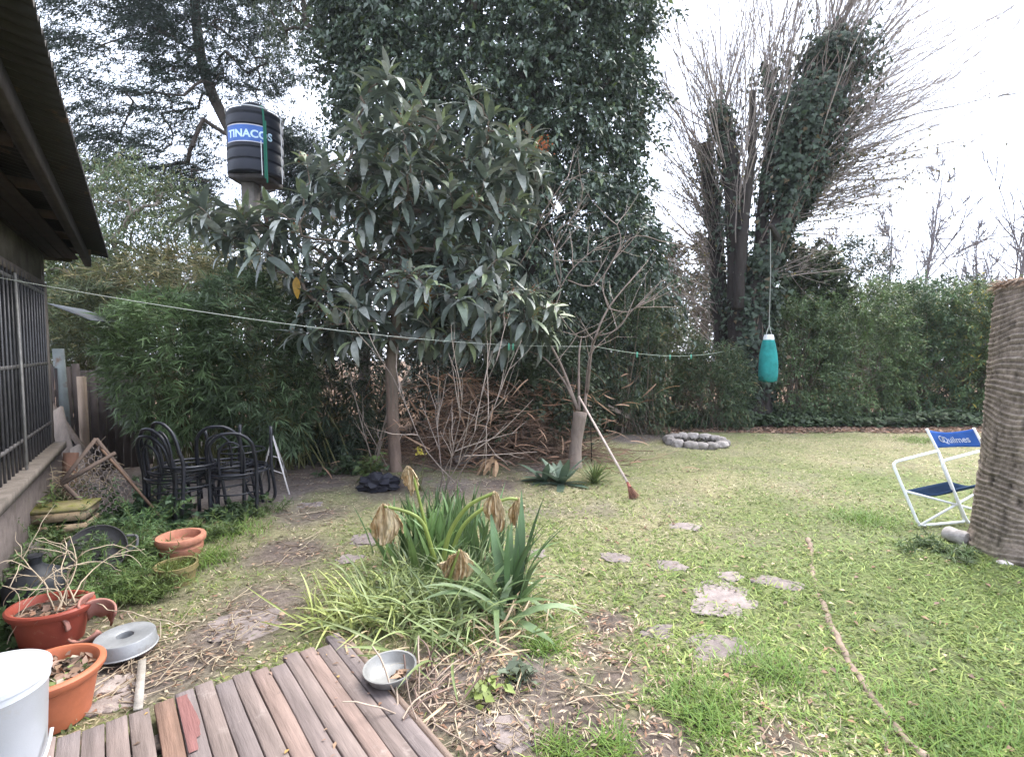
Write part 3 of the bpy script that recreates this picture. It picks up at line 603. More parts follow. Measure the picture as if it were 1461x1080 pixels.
# ------------------------------------------------------------------ conifer behind the water tank
Yc = 10.2
t = tree_thing('conifer', 400, Yc, 'dark feathery conifer with sweeping boughs behind the black water tank', 'tree'); r = rg(160); b = V(*t['_b'])
root = [p + V(0, .04 * i, 0) for i, p in enumerate(smooth_path(PY([(400, 640), (398, 500), (390, 380), (372, 280), (330, 200), (292, 130), (268, 60), (255, -60), (250, -260)], Yc), 2))]
root[0] = b + V(0, 0, -.1)
dens = [([(250, -330), (470, -330), (420, 30), (425, 110), (395, 150), (340, 150), (290, 110), (255, 120), (215, 60), (215, -60)], 1900, 1.3), ([(395, 190), (425, 205), (455, 260), (450, 310), (420, 320), (395, 280)], 420, .5),
        ([(70, -60), (215, -100), (260, 60), (300, 110), (330, 170), (318, 250), (300, 290), (230, 260), (175, 230), (120, 190), (100, 110), (75, 20)], 620, 1.2), ([(95, 170), (200, 200), (330, 260), (440, 300), (440, 360), (300, 330), (180, 300), (110, 240)], 300, .9)]
g = Geo(); tg = []
for poly, n, hf in dens:
    c = crown(poly, Yc, hf, n, r, .8); tg.append(c[: max(30, n // 5)])
    ax = outward(c, V(b[0] - .6, b[1], 4), r, .35) * V(1, .8, .5) + V(-.25, 0, -.15)
    sprays(g, T_DIA, c, ax, r, 56, 1.0 + 0 * c[:, 0], .12, .022, (.045, .064, .053), .45, .42, scat=.035)
g.build('crown', M['needle'], t); tg = np.concatenate(tg)
nd, pr, ct = connect(root, tg, r, .025, .12); g = Geo(); skeleton_tubes(g, nd, pr, ct, .009, .15, V(.075, .062, .055)); g.build('trunk', M['bark'], t)

# pale backlit trees behind the bamboo
for i, (poly, px, Y, n, cl, lb) in enumerate([([(95, 420), (100, 300), (115, 230), (175, 215), (230, 250), (300, 290), (345, 330), (400, 420), (300, 440), (180, 440)], 230, 8.0, 700, (.125, .165, .085), 'light yellow green backlit tree with thin leaves behind the bamboo'),
                                             ([(70, 480), (60, 380), (110, 330), (160, 380), (190, 470)], 120, 7.2, 420, (.11, .145, .06), 'light green feathery tree just beyond the house corner')]):
    t = tree_thing('leafy_tree', px, Y, lb, 'tree'); r = rg(170 + i); b = V(*t['_b']); c = crown(poly, Y, .8, n, r, .8); ax = r.normal(0, .7, c.shape) + V(0, 0, .1)
    g = Geo(); sprays(g, T_DIA, c, ax, r, 24, .45 + 0 * c[:, 0], .11, .026, cl, .5, .9, scat=.06, tipcol=((.22, .22, .1), .15)); g.build('crown', M['leaf'], t)
    nd, pr, ct = connect([b + V(0, 0, z_) + V(.1 * z_, 0, 0) for z_ in np.linspace(-.1, 2.4, 6)], c[:110], r); g = Geo(); skeleton_tubes(g, nd, pr, ct, .006, .09, V(.24, .2, .17)); g.build('trunk', M['bark'], t)

# ------------------------------------------------------------------ bamboo clumps on the left
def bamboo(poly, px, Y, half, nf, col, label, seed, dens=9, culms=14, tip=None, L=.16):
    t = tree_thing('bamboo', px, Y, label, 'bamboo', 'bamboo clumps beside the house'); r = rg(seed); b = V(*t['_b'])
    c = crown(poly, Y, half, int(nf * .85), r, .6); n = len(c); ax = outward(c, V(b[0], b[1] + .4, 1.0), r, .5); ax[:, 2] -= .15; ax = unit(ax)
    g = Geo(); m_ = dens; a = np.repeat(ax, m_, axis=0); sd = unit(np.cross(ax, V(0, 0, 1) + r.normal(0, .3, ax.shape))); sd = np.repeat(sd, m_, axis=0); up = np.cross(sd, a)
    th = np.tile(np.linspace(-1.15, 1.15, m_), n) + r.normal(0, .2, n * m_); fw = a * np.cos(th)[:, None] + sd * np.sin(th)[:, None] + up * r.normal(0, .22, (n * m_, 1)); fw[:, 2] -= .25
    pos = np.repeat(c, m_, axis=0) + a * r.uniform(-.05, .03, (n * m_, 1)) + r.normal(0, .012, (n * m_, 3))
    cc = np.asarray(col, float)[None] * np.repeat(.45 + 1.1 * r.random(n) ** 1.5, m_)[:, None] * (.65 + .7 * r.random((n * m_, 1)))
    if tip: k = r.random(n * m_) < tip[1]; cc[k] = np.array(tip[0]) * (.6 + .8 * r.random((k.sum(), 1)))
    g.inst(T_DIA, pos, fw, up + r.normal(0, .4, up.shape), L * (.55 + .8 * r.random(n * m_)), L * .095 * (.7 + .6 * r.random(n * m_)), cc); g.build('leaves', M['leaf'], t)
    g = Geo(); k = r.integers(0, n, culms * 6); st = np.stack([b[0] + r.normal(0, .35, culms * 6), b[1] + .3 * r.random(culms * 6) + .15, np.full(culms * 6, -.05)], -1)
    e = c[k]; md = (st + e) / 2 + V(0, 0, .3); pth = np.stack([st, st * .6 + md * .4 + V(0, 0, .12), md, md * .4 + e * .6 + V(0, 0, .08), e], 1)
    g.tubes(pth, np.linspace(.011, .003, 5)[None] * np.ones((len(st), 1)), 5, V(.16, .16, .07) * (.5 + .7 * r.random((len(st), 1)))); g.build('culms', M['twig'], t)
bamboo([(68, 500), (66, 440), (100, 400), (170, 410), (200, 460), (180, 540), (110, 540)], 120, 6.1, .5, 900, (.11, .135, .07), 'bamboo hanging over the dark board fence at the house corner', 201, tip=((.2, .17, .08), .1))
bamboo([(165, 500), (175, 440), (225, 415), (300, 430), (330, 520), (310, 600), (240, 640), (205, 600), (180, 560)], 245, 4.75, .7, 1700, (.135, .20, .085), 'bright green bamboo fanning out above the left of the stacked chairs', 202)
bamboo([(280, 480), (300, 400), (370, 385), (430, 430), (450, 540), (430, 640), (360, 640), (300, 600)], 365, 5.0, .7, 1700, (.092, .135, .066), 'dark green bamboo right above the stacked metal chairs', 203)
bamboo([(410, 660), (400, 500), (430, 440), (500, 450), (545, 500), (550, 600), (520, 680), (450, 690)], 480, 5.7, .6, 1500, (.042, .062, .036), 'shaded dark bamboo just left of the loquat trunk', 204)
bamboo([(95, 450), (110, 390), (200, 360), (330, 350), (430, 380), (440, 450), (300, 470)], 290, 6.6, .6, 1300, (.13, .135, .06), 'yellowish dry topped bamboo at the back under the water tank', 205, tip=((.3, .25, .12), .25))
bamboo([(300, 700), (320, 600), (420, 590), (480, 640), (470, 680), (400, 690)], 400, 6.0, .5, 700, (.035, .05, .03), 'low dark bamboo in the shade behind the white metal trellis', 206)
# ------------------------------------------------------------------ loquat tree
p0 = G(565, 672); Yl = p0[1]; t = thing('loquat_tree', (p0[0], p0[1], 0), 'loquat tree with big drooping ribbed leaves in the middle of the garden', 'tree'); r = rg(210); b = V(*t['_b'])
lobes = [([(500, 300), (515, 160), (560, 118), (610, 122), (640, 185), (640, 300), (560, 330)], 62, .75), ([(600, 300), (640, 180), (680, 138), (710, 195), (770, 205), (790, 225), (785, 260), (740, 320), (660, 360)], 58, .75),
         ([(262, 330), (258, 295), (310, 275), (345, 300), (400, 330), (400, 390), (330, 370)], 22, .4), ([(370, 380), (390, 310), (450, 240), (500, 225), (540, 290), (540, 400), (470, 440), (400, 430)], 74, .8),
         ([(420, 500), (430, 450), (500, 420), (560, 430), (560, 490), (480, 510)], 34, .6), ([(540, 420), (560, 330), (680, 340), (730, 380), (700, 430), (620, 450)], 60, .9), ([(600, 490), (620, 430), (700, 410), (770, 420), (795, 450), (780, 485), (700, 490)], 70, .7)]
W_ = np.concatenate([crown(pl, Yl / KD - .1, hf, n, r, .9) for pl, n, hf in lobes])
# keep whorls apart
kp = []
for p in W_:
    if all(np.linalg.norm(p - q) > .185 for q in kp): kp.append(p)
W_ = np.array(kp)
root = [b + V(0, 0, -.08), *[P(x_, y_, Yl) for x_, y_ in [(562, 630), (560, 580), (558, 530), (561, 490), (566, 450), (572, 410), (578, 360)]]]
nd, pr, ct = connect(root, W_, r, .05, .2, 4); g = Geo(); LB = V(.17, .135, .11)
rad = skeleton_tubes(g, nd, pr, ct, .006, .075, LB, 2.4)
g.tubes(np.array(smooth_path([V(*root[0]) + V(0, 0, -.02), root[0] + V(0, 0, .1), root[1], root[2], root[3], root[4]], 4))[None], np.interp(np.linspace(0, 1, 21), [0, .2, 1], [.115, .08, .068])[None], 12, V(.2, .145, .115)); g.build('trunk', M['bark'], t)
# second stem beside it, and a lower dead twig
gl = Geo(); gb = Geo(); n = len(W_)
ctr = V(b[0], b[1], 2.2); od = outward(W_, ctr, r, .25); od[:, 2] += .35; od = unit(od)
for k in range(n):
    m_ = int(r.integers(9, 16)); a0 = r.random() * 6.28; ax = od[k]; s1 = unit(np.cross(ax, V(.3, .2, 1))); s2 = np.cross(ax, s1)
    th = a0 + np.arange(m_) * 2.4; el = np.linspace(1.15, -.2, m_) + r.normal(0, .22, m_)      # young leaves up, old leaves hanging
    fw = (np.cos(th)[:, None] * s1 + np.sin(th)[:, None] * s2) * np.cos(el)[:, None] + ax * np.sin(el)[:, None]; fw[:, 2] -= np.clip(.45 - el, 0, 1.2) * .5
    fw = unit(fw); pos = W_[k] + ax * (np.linspace(.05, -.14, m_))[:, None] + fw * .015
    L = (.25 + .16 * r.random(m_)) * np.interp(np.arange(m_), [0, 3, 6], [.55, .9, 1]); up = V(0, 0, 1) + ax * .5 + r.normal(0, .22, (m_, 3))
    old = V(.105, .13, .108); young = V(.21, .25, .115); grey = V(.25, .265, .235)
    tt = np.clip(np.linspace(1.1, -1.2, m_), 0, 1)[:, None] * .8
    c = old * (1 - tt) + young * tt; q = r.random((m_, 1)) < .24; c = np.where(q, grey, c) * (.7 + .6 * r.random((m_, 1)))
    if r.random() < .006: c[-1] = V(.36, .2, .03)
    w_ = r.integers(0, 3, m_)
    for j in range(3):
        s = w_ == j
        if s.any(): gl.inst(T_LOQ[j], pos[s], fw[s], up[s], L[s], L[s] * .25, c[s])
    if r.random() < .4:      # flower bud panicle
        q = W_[k] + ax * .06 + r.normal(0, .035, (26, 3)) + V(0, 0, .03); gb.inst(T_LEAF, q, r.normal(0, 1, (26, 3)), r.normal(0, 1, (26, 3)), .022, .018, np.array([(.2, .13, .08), (.3, .24, .17), (.25, .1, .05)])[r.integers(0, 3, 26)])
q = P(423, 412, Yl - .4); gl.inst(T_LOQ[0], np.array([q + V(0, 0, .13)]), V(.05, -.1, -1)[None], V(.2, -1, .1)[None], .25, .085, V(.42, .24, .03))
q = P(775, 207, Yl - .2) + r.normal(0, .05, (70, 3)); gb.inst(T_LEAF, q, r.normal(0, 1, (70, 3)), r.normal(0, 1, (70, 3)), .03, .022, V(.30, .09, .04))
gl.build('leaves', M['loquat'], t); gb.build('flower_buds', M['dry'], t)

# ------------------------------------------------------------------ the cut-back tree with long shoots
p0 = G(820, 668); Ys = p0[1]; t = thing('cut_back_tree', (p0[0], p0[1], 0), 'short sawn tree stump with pale bark and long bare regrowth shoots', 'tree'); r = rg(220)
g = Geo(); g.tube([p0 + V(0, 0, -.06), p0 + V(.0, 0, .1), P(822, 630, Ys), P(828, 588, Ys)], [.12, .088, .076, .09], 14, V(.24, .19, .16), True, 4); g.build('trunk', M['bark'], t)
g = Geo(); SH = V(.185, .145, .125)
sh = [[(824, 585), (805, 545), (775, 510), (738, 497)], [(824, 583), (800, 520), (776, 478), (770, 470), (795, 430), (800, 410)], [(826, 586), (826, 510), (830, 480)], [(834, 588), (840, 520), (850, 480), (868, 440), (900, 400), (925, 372)], [(838, 560), (845, 495), (858, 472)],
      [(776, 480), (783, 440), (800, 400), (795, 360)], [(800, 410), (820, 380), (868, 340)], [(868, 440), (860, 400), (885, 350), (880, 320)], [(850, 480), (880, 470), (905, 440), (935, 425)], [(868, 440), (895, 445), (920, 430)], [(800, 410), (790, 370), (800, 330)], [(776, 480), (750, 490), (690, 450)],
      [(810, 400), (850, 405), (900, 340), (945, 345)], [(855, 470), (830, 482), (812, 468), (800, 452)], [(795, 330), (825, 300), (832, 262)], [(740, 380), (775, 320), (800, 275)], [(760, 330), (790, 280), (812, 250)]]
mp = []
for i, s in enumerate(sh):
    dy = r.normal(0, .18); q = smooth_path([P(a, c_, Ys + dy * k / len(s)) for k, (a, c_) in enumerate(s)], 5); w0 = .021 if i < 5 else .008
    g.tube(q, np.linspace(w0, .005, len(q)), 7, SH * r.uniform(.8, 1.25)); mp.append(q[np.linspace(0, len(q) - 1, 9).astype(int)])
mp = np.array(mp); st, d, tt, k = children_of(mp[3:], 4, r, .25, .5); q = shoots(st, d, .2 + .45 * r.random(len(st)), r, 6, .15, .015); g.tubes(q, np.linspace(.005, .0016, 6)[None] * np.ones((len(q), 1)), 4, V(.3, .24, .21))
st, d, tt, k = children_of(q, 2, r, .25, .5); q2 = shoots(st, d, .1 + .25 * r.random(len(st)), r, 5, .15, .015); g.tubes(q2, np.linspace(.003, .0012, 5)[None] * np.ones((len(q2), 1)), 3, V(.3, .24, .21)); g.build('branches', M['twig'], t)
g = Geo(); g.tube([P(842, 580, Ys + .1), G(846, 662) + V(0, .1, 0)], .008, 6, V(.03, .025, .02)); tag(g.build('stake', M['wood'], None, True, G(846, 662)), 'thin dark stake standing just right of the sawn stump', 'stake')
# rake / broom leaning on the stump
p0 = G(905, 712); t = thing('broom', p0, 'broom with pale wooden handle and red head leaning on the sawn stump', 'broom')
a = P(826, 566, Ys - .12); e = P(895, 688, p0[1] + .03); g = Geo(); g.tube([a, a * .5 + e * .5, e], .0135, 8, V(.48, .39, .34)); g.build('handle', M['wood'], t)
g = Geo(); dv = unit(e - a); sdv = unit(np.cross(dv, V(0, 1, 0))); 
tip = p0 + V(0, 0, .015); vv = []
for s_, w_, d_ in ((0, .02, .018), (.35, .04, .02), (1, .075, .018)):
    c_ = e * (1 - s_) + tip * s_; nrm = unit(np.cross(sdv, dv))
    vv += [c_ + sdv * w_ * .5 + nrm * d_ * .5, c_ - sdv * w_ * .5 + nrm * d_ * .5, c_ - sdv * w_ * .5 - nrm * d_ * .5, c_ + sdv * w_ * .5 - nrm * d_ * .5]
fs = [(0, 1, 2, 3)] + [(4 * i + j, 4 * i + (j + 1) % 4, 4 * i + 4 + (j + 1) % 4, 4 * i + 4 + j) for i in (0, 1) for j in range(4)] + [(11, 10, 9, 8)]
g.faces(vv[:8], [f for f in fs if max(f) < 8] + [(7, 6, 5, 4)], V(.33, .10, .075)); g.build('head', M['plast'], t, False)
g = Geo(); r = rg(222); n = 170; u = r.random(n) - .5; st = e * .65 + tip * .35 + sdv * (u * .038)[:, None]; en = tip + sdv * (u * .09)[:, None] + r.normal(0, .012, (n, 3)); en[:, 2] = np.maximum(en[:, 2], .006)
g.tubes(np.stack([st, (st + en) / 2, en], 1), np.full((n, 3), .0016), 3, V(.33, .17, .12)); g.build('bristles', M['dry'], t)

# ------------------------------------------------------------------ dry shrub of bare stems
p0 = G(640, 700); t = thing('dry_shrub', (p0[0], p0[1], 0), 'leafless shrub of thin pale branching stems beside the loquat trunk', 'shrub'); r = rg(230); b = V(*t['_b']); g = Geo()
st = b + np.stack([r.normal(0, .14, 6), r.normal(0, .1, 6), np.full(6, -.03)], -1); d = np.stack([r.normal(0.05, .42, 6), r.normal(0, .2, 6), np.ones(6)], -1)
p1 = shoots(st, d, 1.0 + .9 * r.random(6), r, 10, .0, .022); g.tubes(p1, np.linspace(.0075, .0025, 10)[None] * np.ones((6, 1)), 5, V(.24, .195, .17))
st, d, tt, k = children_of(p1, 5, r, .25, .42); p2 = shoots(st, d, .3 + .55 * r.random(len(st)), r, 7, .2, .018); g.tubes(p2, np.linspace(.0055, .002, 7)[None] * np.ones((len(p2), 1)), 4, V(.34, .28, .24))
st, d, tt, k = children_of(p2, 2, r, .25, .45); p3 = shoots(st, d, .1 + .25 * r.random(len(st)), r, 5, .2, .02); g.tubes(p3, np.linspace(.003, .0013, 5)[None] * np.ones((len(p3), 1)), 3, V(.34, .28, .24)); g.build('stems', M['twig'], t)
# a second, left of the loquat trunk
p0 = G(535, 668); t = thing('dry_shrub', (p0[0], p0[1], 0), 'few thin bare stems rising just left of the loquat trunk', 'shrub'); r = rg(231); b = V(*t['_b']); g = Geo()
st = b + np.stack([r.normal(0, .06, 6), r.normal(0, .06, 6), np.full(6, -.03)], -1); d = np.stack([r.normal(0, .2, 6), r.normal(0, .2, 6), np.ones(6)], -1)
p1 = shoots(st, d, .9 + .6 * r.random(6), r, 10, .0, .022); g.tubes(p1, np.linspace(.008, .003, 10)[None] * np.ones((6, 1)), 5, V(.3, .25, .21))
st, d, tt, k = children_of(p1, 6, r, .25, .4); p2 = shoots(st, d, .2 + .4 * r.random(len(st)), r, 7, .2, .018); g.tubes(p2, np.linspace(.004, .0015, 7)[None] * np.ones((len(p2), 1)), 4, V(.3, .25, .21)); g.build('stems', M['twig'], t)

# ------------------------------------------------------------------ dark tangle under the trees, bramble, brush pile, planks, dead fronds
bush('bramble_bush', [(690, 620), (695, 520), (740, 480), (800, 490), (840, 540), (832, 605), (770, 615)], 765, 5.75, .45, 360, 24, 'leafy dark bramble bush behind the brush pile', (.05, .068, .038), 240, .07, .045, T_LEAF, .4, .3)
bush('undergrowth_bush', [(545, 660), (555, 530), (620, 480), (700, 500), (720, 600), (690, 650)], 630, 6.6, .6, 340, 22, 'shadowy undergrowth bush behind the dry shrub', (.042, .05, .034), 241, .09, .03, T_LEAF, .4, .35, tip=((.14, .1, .06), .25))
bush('undergrowth_bush', [(700, 480), (720, 430), (800, 420), (850, 470), (850, 560), (780, 560)], 785, 7.0, .5, 260, 22, 'dark glossy leafed bush behind the stump shoots', (.04, .056, .034), 242, .09, .04, T_LEAF, .6, .35)
p0 = G(705, 664); r = rg(245); g = Geo(); n = 1100
cx = r.normal(0, .75, n); cy = r.normal(.45, .35, n); hz = np.clip(1.25 - .75 * np.abs(cx) - .3 * np.abs(cy - .45), .02, 1.3) * r.random(n); th = r.normal(0.15, .7, n); ln = .3 + .7 * r.random(n)
d = np.stack([np.cos(th), r.normal(0, .4, n), r.normal(.12, .25, n)], -1); pt = shoots(p0 + np.stack([cx, cy, hz], -1) - unit(d) * (ln / 2)[:, None], d, ln, r, 6, -.1, .02); pt[:, :, 2] = np.maximum(pt[:, :, 2], .012)
g.tubes(pt, (.0015 + .0045 * r.random((n, 1)) ** 2), 4, np.array([(.20, .13, .095), (.31, .21, .155), (.12, .08, .06)])[r.integers(0, 3, n)])
st = p0 + np.stack([r.normal(-.1, .8, 900), r.normal(.45, .4, 900), .02 + 1.15 * r.random(900) ** 1.2], -1); g.inst(T_STRAP[1], st, r.normal(0, 1, (900, 3)) * V(1, .6, .35), V(0, 0, 1) + r.normal(0, .6, (900, 3)), .3 * (.5 + r.random(900)), .02, np.array([(.28, .165, .11), (.38, .25, .17), (.17, .105, .07)])[r.integers(0, 3, 900)])
tag(stuff(g.build('brush_pile', M['dry'])), 'tangled brown heap of cut branches and dead fronds under the trees', 'brush pile')
p0 = G(925, 602); g = Geo(); n = 260; cx = r.normal(0, .45, n); cy = r.normal(.3, .25, n); hz = np.clip(.5 - .5 * np.abs(cx - .25), .02, 1) * r.random(n); th = r.normal(2.3, .8, n); ln = .3 + .6 * r.random(n); d = np.stack([np.cos(th), r.normal(0, .4, n), np.abs(np.sin(th)) * .5], -1)
pt = shoots(p0 + np.stack([cx, cy, hz], -1) - unit(d) * (ln / 2)[:, None], d, ln, r, 5, -.1, .02); pt[:, :, 2] = np.maximum(pt[:, :, 2], .012); g.tubes(pt, (.003 + .006 * r.random((n, 1)) ** 2), 4, np.array([(.2, .15, .12), (.3, .22, .18)])[r.integers(0, 2, n)])
tag(stuff(g.build('brush_pile', M['dry'])), 'small brown pile of twigs between the bamboo bushes', 'brush pile')
def plank(a, c, w, h, label, col=(.2, .165, .14), up=(0, 0, 1), cat='plank', name='plank', grp=None):
    g = Geo(); g.beam(a, c, w, h, np.asarray(col), up); o = g.build(name, M['wood'], None, False, np.asarray(a)); tag(o, label, cat, grp); return o
plank(G(655, 652) + V(0, 0, .1), P(800, 594, 6.1 * KD), .09, .03, 'long grey plank lying slanted on the brush pile', (.24, .2, .175), (0, -1, .6))
plank(G(648, 668) + V(0, .1, .06), P(745, 628, 6.0 * KD), .14, .05, 'thick dark plank below the slanted grey one', (.13, .105, .09), (0, -1, .6))
plank(P(868, 580, 7.0 * KD), P(900, 596, 7.3 * KD), .08, .02, 'short pale board lying beside the bamboo bush', (.33, .26, .22), (0, -1, .6))
def frond(p0, dirs, label, n, L, W, col, seed, tmk=2, spread=.6):
    r = rg(seed); th = r.normal(0, spread, n); d = unit(np.asarray(dirs, float)); sdv = unit(np.cross(d, V(0, 0, 1))); fw = d * np.cos(th)[:, None] + sdv * np.sin(th)[:, None] + r.normal(0, .1, (n, 3))
    g = Geo(); g.inst(T_STRAP[tmk], np.tile(p0, (n, 1)) + r.normal(0, .03, (n, 3)), fw, V(0, 0, 1) + r.normal(0, .3, (n, 3)), L * (.7 + .5 * r.random(n)), W, np.asarray(col) * (.7 + .5 * r.random((n, 1)))); o = g.build('dead_frond', M['dry'], None, True, p0); tag(o, label, 'palm frond'); return o
frond(G(708, 672) + V(0, 0, .13), (-.8, -.5, .25), 'tan dried palm frond fan lying in front of the planks', 13, .34, .05, (.42, .28, .17), 250, 2)
frond(P(842, 577, 6.2 * KD), (-1, -.1, .1), 'pale dry fronds stacked behind the sawn stump', 16, .55, .05, (.36, .28, .22), 251, 1, .35)
frond(P(690, 532, 6.0 * KD), (-1, -.3, .0), 'brown dead fronds hanging in the tangle under the loquat', 26, .5, .035, (.26, .15, .1), 252, 2, .5)

# ------------------------------------------------------------------ agave, tufts, small plants under the loquat
def rosette(p0, name, n, L, W, col, label, cat, seed, tms=(0, 1), el=(.1, 1.1), m='strap', grp=None):
    r = rg(seed); th = np.arange(n) * 2.4 + r.normal(0, .2, n); e = np.linspace(el[1], el[0], n) + r.normal(0, .12, n); fw = np.stack([np.cos(th) * np.cos(e), np.sin(th) * np.cos(e), np.sin(e)], -1); nm = np.stack([-np.cos(th) * np.sin(e), -np.sin(th) * np.sin(e), np.cos(e)], -1)
    g = Geo(); w_ = r.integers(0, len(tms), n)
    for j, k in enumerate(tms):
        s = w_ == j
        if s.any(): g.inst(T_STRAP[k], np.tile(p0, (s.sum(), 1)) + r.normal(0, .012, (s.sum(), 3)) * V(1, 1, 0), fw[s], nm[s], L * (.7 + .6 * r.random(s.sum())), W * (.8 + .4 * r.random(s.sum())), np.asarray(col) * (.7 + .6 * r.random((s.sum(), 1))))
    o = g.build(name, M[m], None, True, p0); tag(o, label, cat, grp); return o
rosette(G(800, 690), 'agave', 19, .44, .10, (.10, .145, .10), 'grey green agave rosette in front of the sawn stump', 'agave', 260, (0, 1), (.08, 1.0))
rosette(G(775, 688), 'agave', 13, .32, .08, (.09, .13, .09), 'smaller agave just left of the larger one', 'agave', 261, (0, 1), (.1, 1.0))
rosette(G(848, 690), 'grass_tuft', 90, .3, .012, (.11, .15, .05), 'upright tuft of thin green blades between agave and broom', 'plant', 262, (0, 1, 2), (.5, 1.4))
def leafy(p0, n, h, label, seed, col, L=.09, W=.05, tm=T_LEAF, cat='plant', name='leafy_plant', spread=.12):
    r = rg(seed); g = Geo(); t = thing(name, p0, label, cat); st = 7; b = np.asarray(p0, float)
    d = np.stack([r.normal(0, .35, st), r.normal(0, .35, st), np.ones(st)], -1); p = shoots(np.tile(b, (st, 1)) + r.normal(0, .03, (st, 3)) * V(1, 1, 0), d, h * (.6 + .5 * r.random(st)), r, 7, .0, .02)
    g.tubes(p, np.linspace(.006, .002, 7)[None] * np.ones((st, 1)), 5, V(.12, .11, .05)); g.build('stems', M['twig'], t)
    k = r.integers(0, st, n); f = .2 + .8 * r.random(n); q = p[k, (f * 6).astype(int)]; g = Geo(); fw = r.normal(0, 1, (n, 3)) * V(1, 1, .3) + V(0, 0, -.2)
    g.inst(tm, q + r.normal(0, spread * .2, q.shape), fw, V(0, 0, 1) + r.normal(0, .4, q.shape), L * (.6 + .8 * r.random(n)), W * (.6 + .8 * r.random(n)), np.asarray(col) * (.6 + .8 * r.random((n, 1)))); g.build('leaves', M['leaf'], t); return t
leafy(G(522, 690), 110, .45, 'leafy green plant with yellowing leaves left of the loquat trunk', 270, (.09, .125, .04), .09, .05)
leafy(G(596, 700), 26, .42, 'thin plant carrying a small yellow flower head', 271, (.1, .14, .05), .1, .02)
q = P(598, 645, G(596, 700)[1]); r = rg(272); g = Geo(); n = 60; pp = q + r.normal(0, .022, (n, 3)); g.inst(T_LEAF, pp, r.normal(0, 1, (n, 3)), r.normal(0, 1, (n, 3)), .022, .016, V(.5, .42, .08))
bpy.data.objects.remove(g.build('x', M['leaf'])) if False else tag(g.build('flower_head', M['leaf'], None, True, q), 'small yellow flower cluster beside the loquat trunk', 'flower')
leafy(G(700, 992), 60, .1, 'small bright yellow green weed in the foreground soil', 273, (.2, .25, .07), .05, .035)
leafy(G(745, 965), 70, .08, 'low grey green weed on the soil below the lily clump', 274, (.12, .15, .10), .06, .03)
# crumpled black plastic sack at the foot of the loquat
r = rg(275); p0 = G(540, 700); bmh = bmesh.new(); bmesh.ops.create_icosphere(bmh, subdivisions=4, radius=1)
for v in bmh.verts: k = 1 + .45 * mnoise.noise(v.co * 2.3) + .25 * mnoise.noise(v.co * 6); v.co = Vector((v.co.x * .2 * k, v.co.y * .13 * k, max(-.01, v.co.z * .11 * k + .07)))
vs = [np.array(v.co) + p0 for v in bmh.verts]; fs = [[v.index for v in f.verts] for f in bmh.faces]; bmh.free(); g = Geo(); g.faces(vs, fs, V(.02, .02, .028)); tag(g.build('plastic_sack', M['tank'], None, True, p0), 'crumpled black plastic sack at the foot of the loquat trunk', 'sack')

# ------------------------------------------------------------------ the lily clump in the centre
pc = G(625, 850); t = thing('lily_clump', (pc[0], pc[1], 0), 'big clump of iris and lily leaves with withered brown drooping leaves', 'plant'); r = rg(280)
def tuft(g, p0, n, L, W, col, lean=.25, tms=(0, 1), rad=.1, cj=.35):
    q = np.tile(np.asarray(p0, float), (n, 1)) + np.stack([r.normal(0, rad, n), r.normal(0, rad, n), 0 * r.random(n) - .01], -1); fw = np.stack([r.normal(0, lean, n), r.normal(0, lean, n), np.ones(n)], -1); fw[:, :2] += (q - np.asarray(p0))[:, :2] / max(rad, .01) * lean * .35
    th = r.random(n) * 6.28; nm = np.stack([np.cos(th), np.sin(th), .25 + 0 * th], -1); nm = nm - fw * .3; nm[:, :2] = -np.sign((nm[:, :2] * fw[:, :2]).sum(1))[:, None] * nm[:, :2]; w_ = r.integers(0, len(tms), n)
    for j, k in enumerate(tms):
        s = w_ == j
        if s.any(): g.inst(T_STRAP[k], q[s], fw[s], nm[s], L * (.6 + .6 * r.random(s.sum())), W * (.7 + .6 * r.random(s.sum())), np.asarray(col) * (1 - cj + 2 * cj * r.random((s.sum(), 1))))
g = Geo()
for (a, c_, n_, L_, w_, cl_, rd_) in [(612, 812, 70, .46, .030, (.15, .24, .085), .09), (650, 800, 60, .46, .028, (.125, .2, .08), .1), (592, 790, 46, .40, .026, (.115, .19, .075), .09), (690, 800, 36, .36, .022, (.105, .165, .08), .1), (640, 772, 60, .46, .024, (.09, .145, .06), .14)]:
    tuft(g, G(a, c_), n_, L_, w_, cl_, .15, (0, 0, 1), rd_)
g.build('iris_leaves', M['strap'], t)
g = Geo(); tuft(g, G(733, 865), 15, .58, .056, (.095, .16, .07), .10, (0, 0, 1), .03); tuft(g, G(712, 868), 26, .50, .034, (.16, .235, .10), .42, (1, 2, 3), .06); tuft(g, G(722, 885), 16, .46, .034, (.17, .24, .11), .5, (2, 3), .06); g.build('lily_leaves', M['strap'], t)
g = Geo(); tuft(g, G(640, 880), 230, .36, 0.0125, (0.226, 0.283, 0.117), .55, (1, 2, 3), .17); tuft(g, G(590, 880), 200, .33, 0.0109, (0.246, 0.300, 0.117), .6, (1, 2, 3), .15); tuft(g, G(680, 850), 160, .36, 0.0125, (0.208, 0.267, 0.127), .5, (1, 2, 3), .13); tuft(g, G(620, 840), 190, .34, 0.0101, (0.189, 0.241, 0.108), .5, (1, 2, 3), .16)
tuft(g, G(700, 900), 90, .28, 0.0094, (0.528, 0.400, 0.255), .8, (2, 3), .16); tuft(g, G(600, 900), 90, .25, 0.0094, (0.490, 0.384, 0.235), .8, (2, 3), .2); g.build('grassy_leaves', M['strap'], t)
def stalk(pts, Y, dy, w):
    q = smooth_path([P(a, c_, Y * KD + dy * k / len(pts)) for k, (a, c_) in enumerate(pts)], 6); g = Geo(); g.tube(q, np.linspace(w, w * .6, len(q)), 8, V(.24, .30, .075)); return g.build('stalk', M['strap'], t), q[-1]
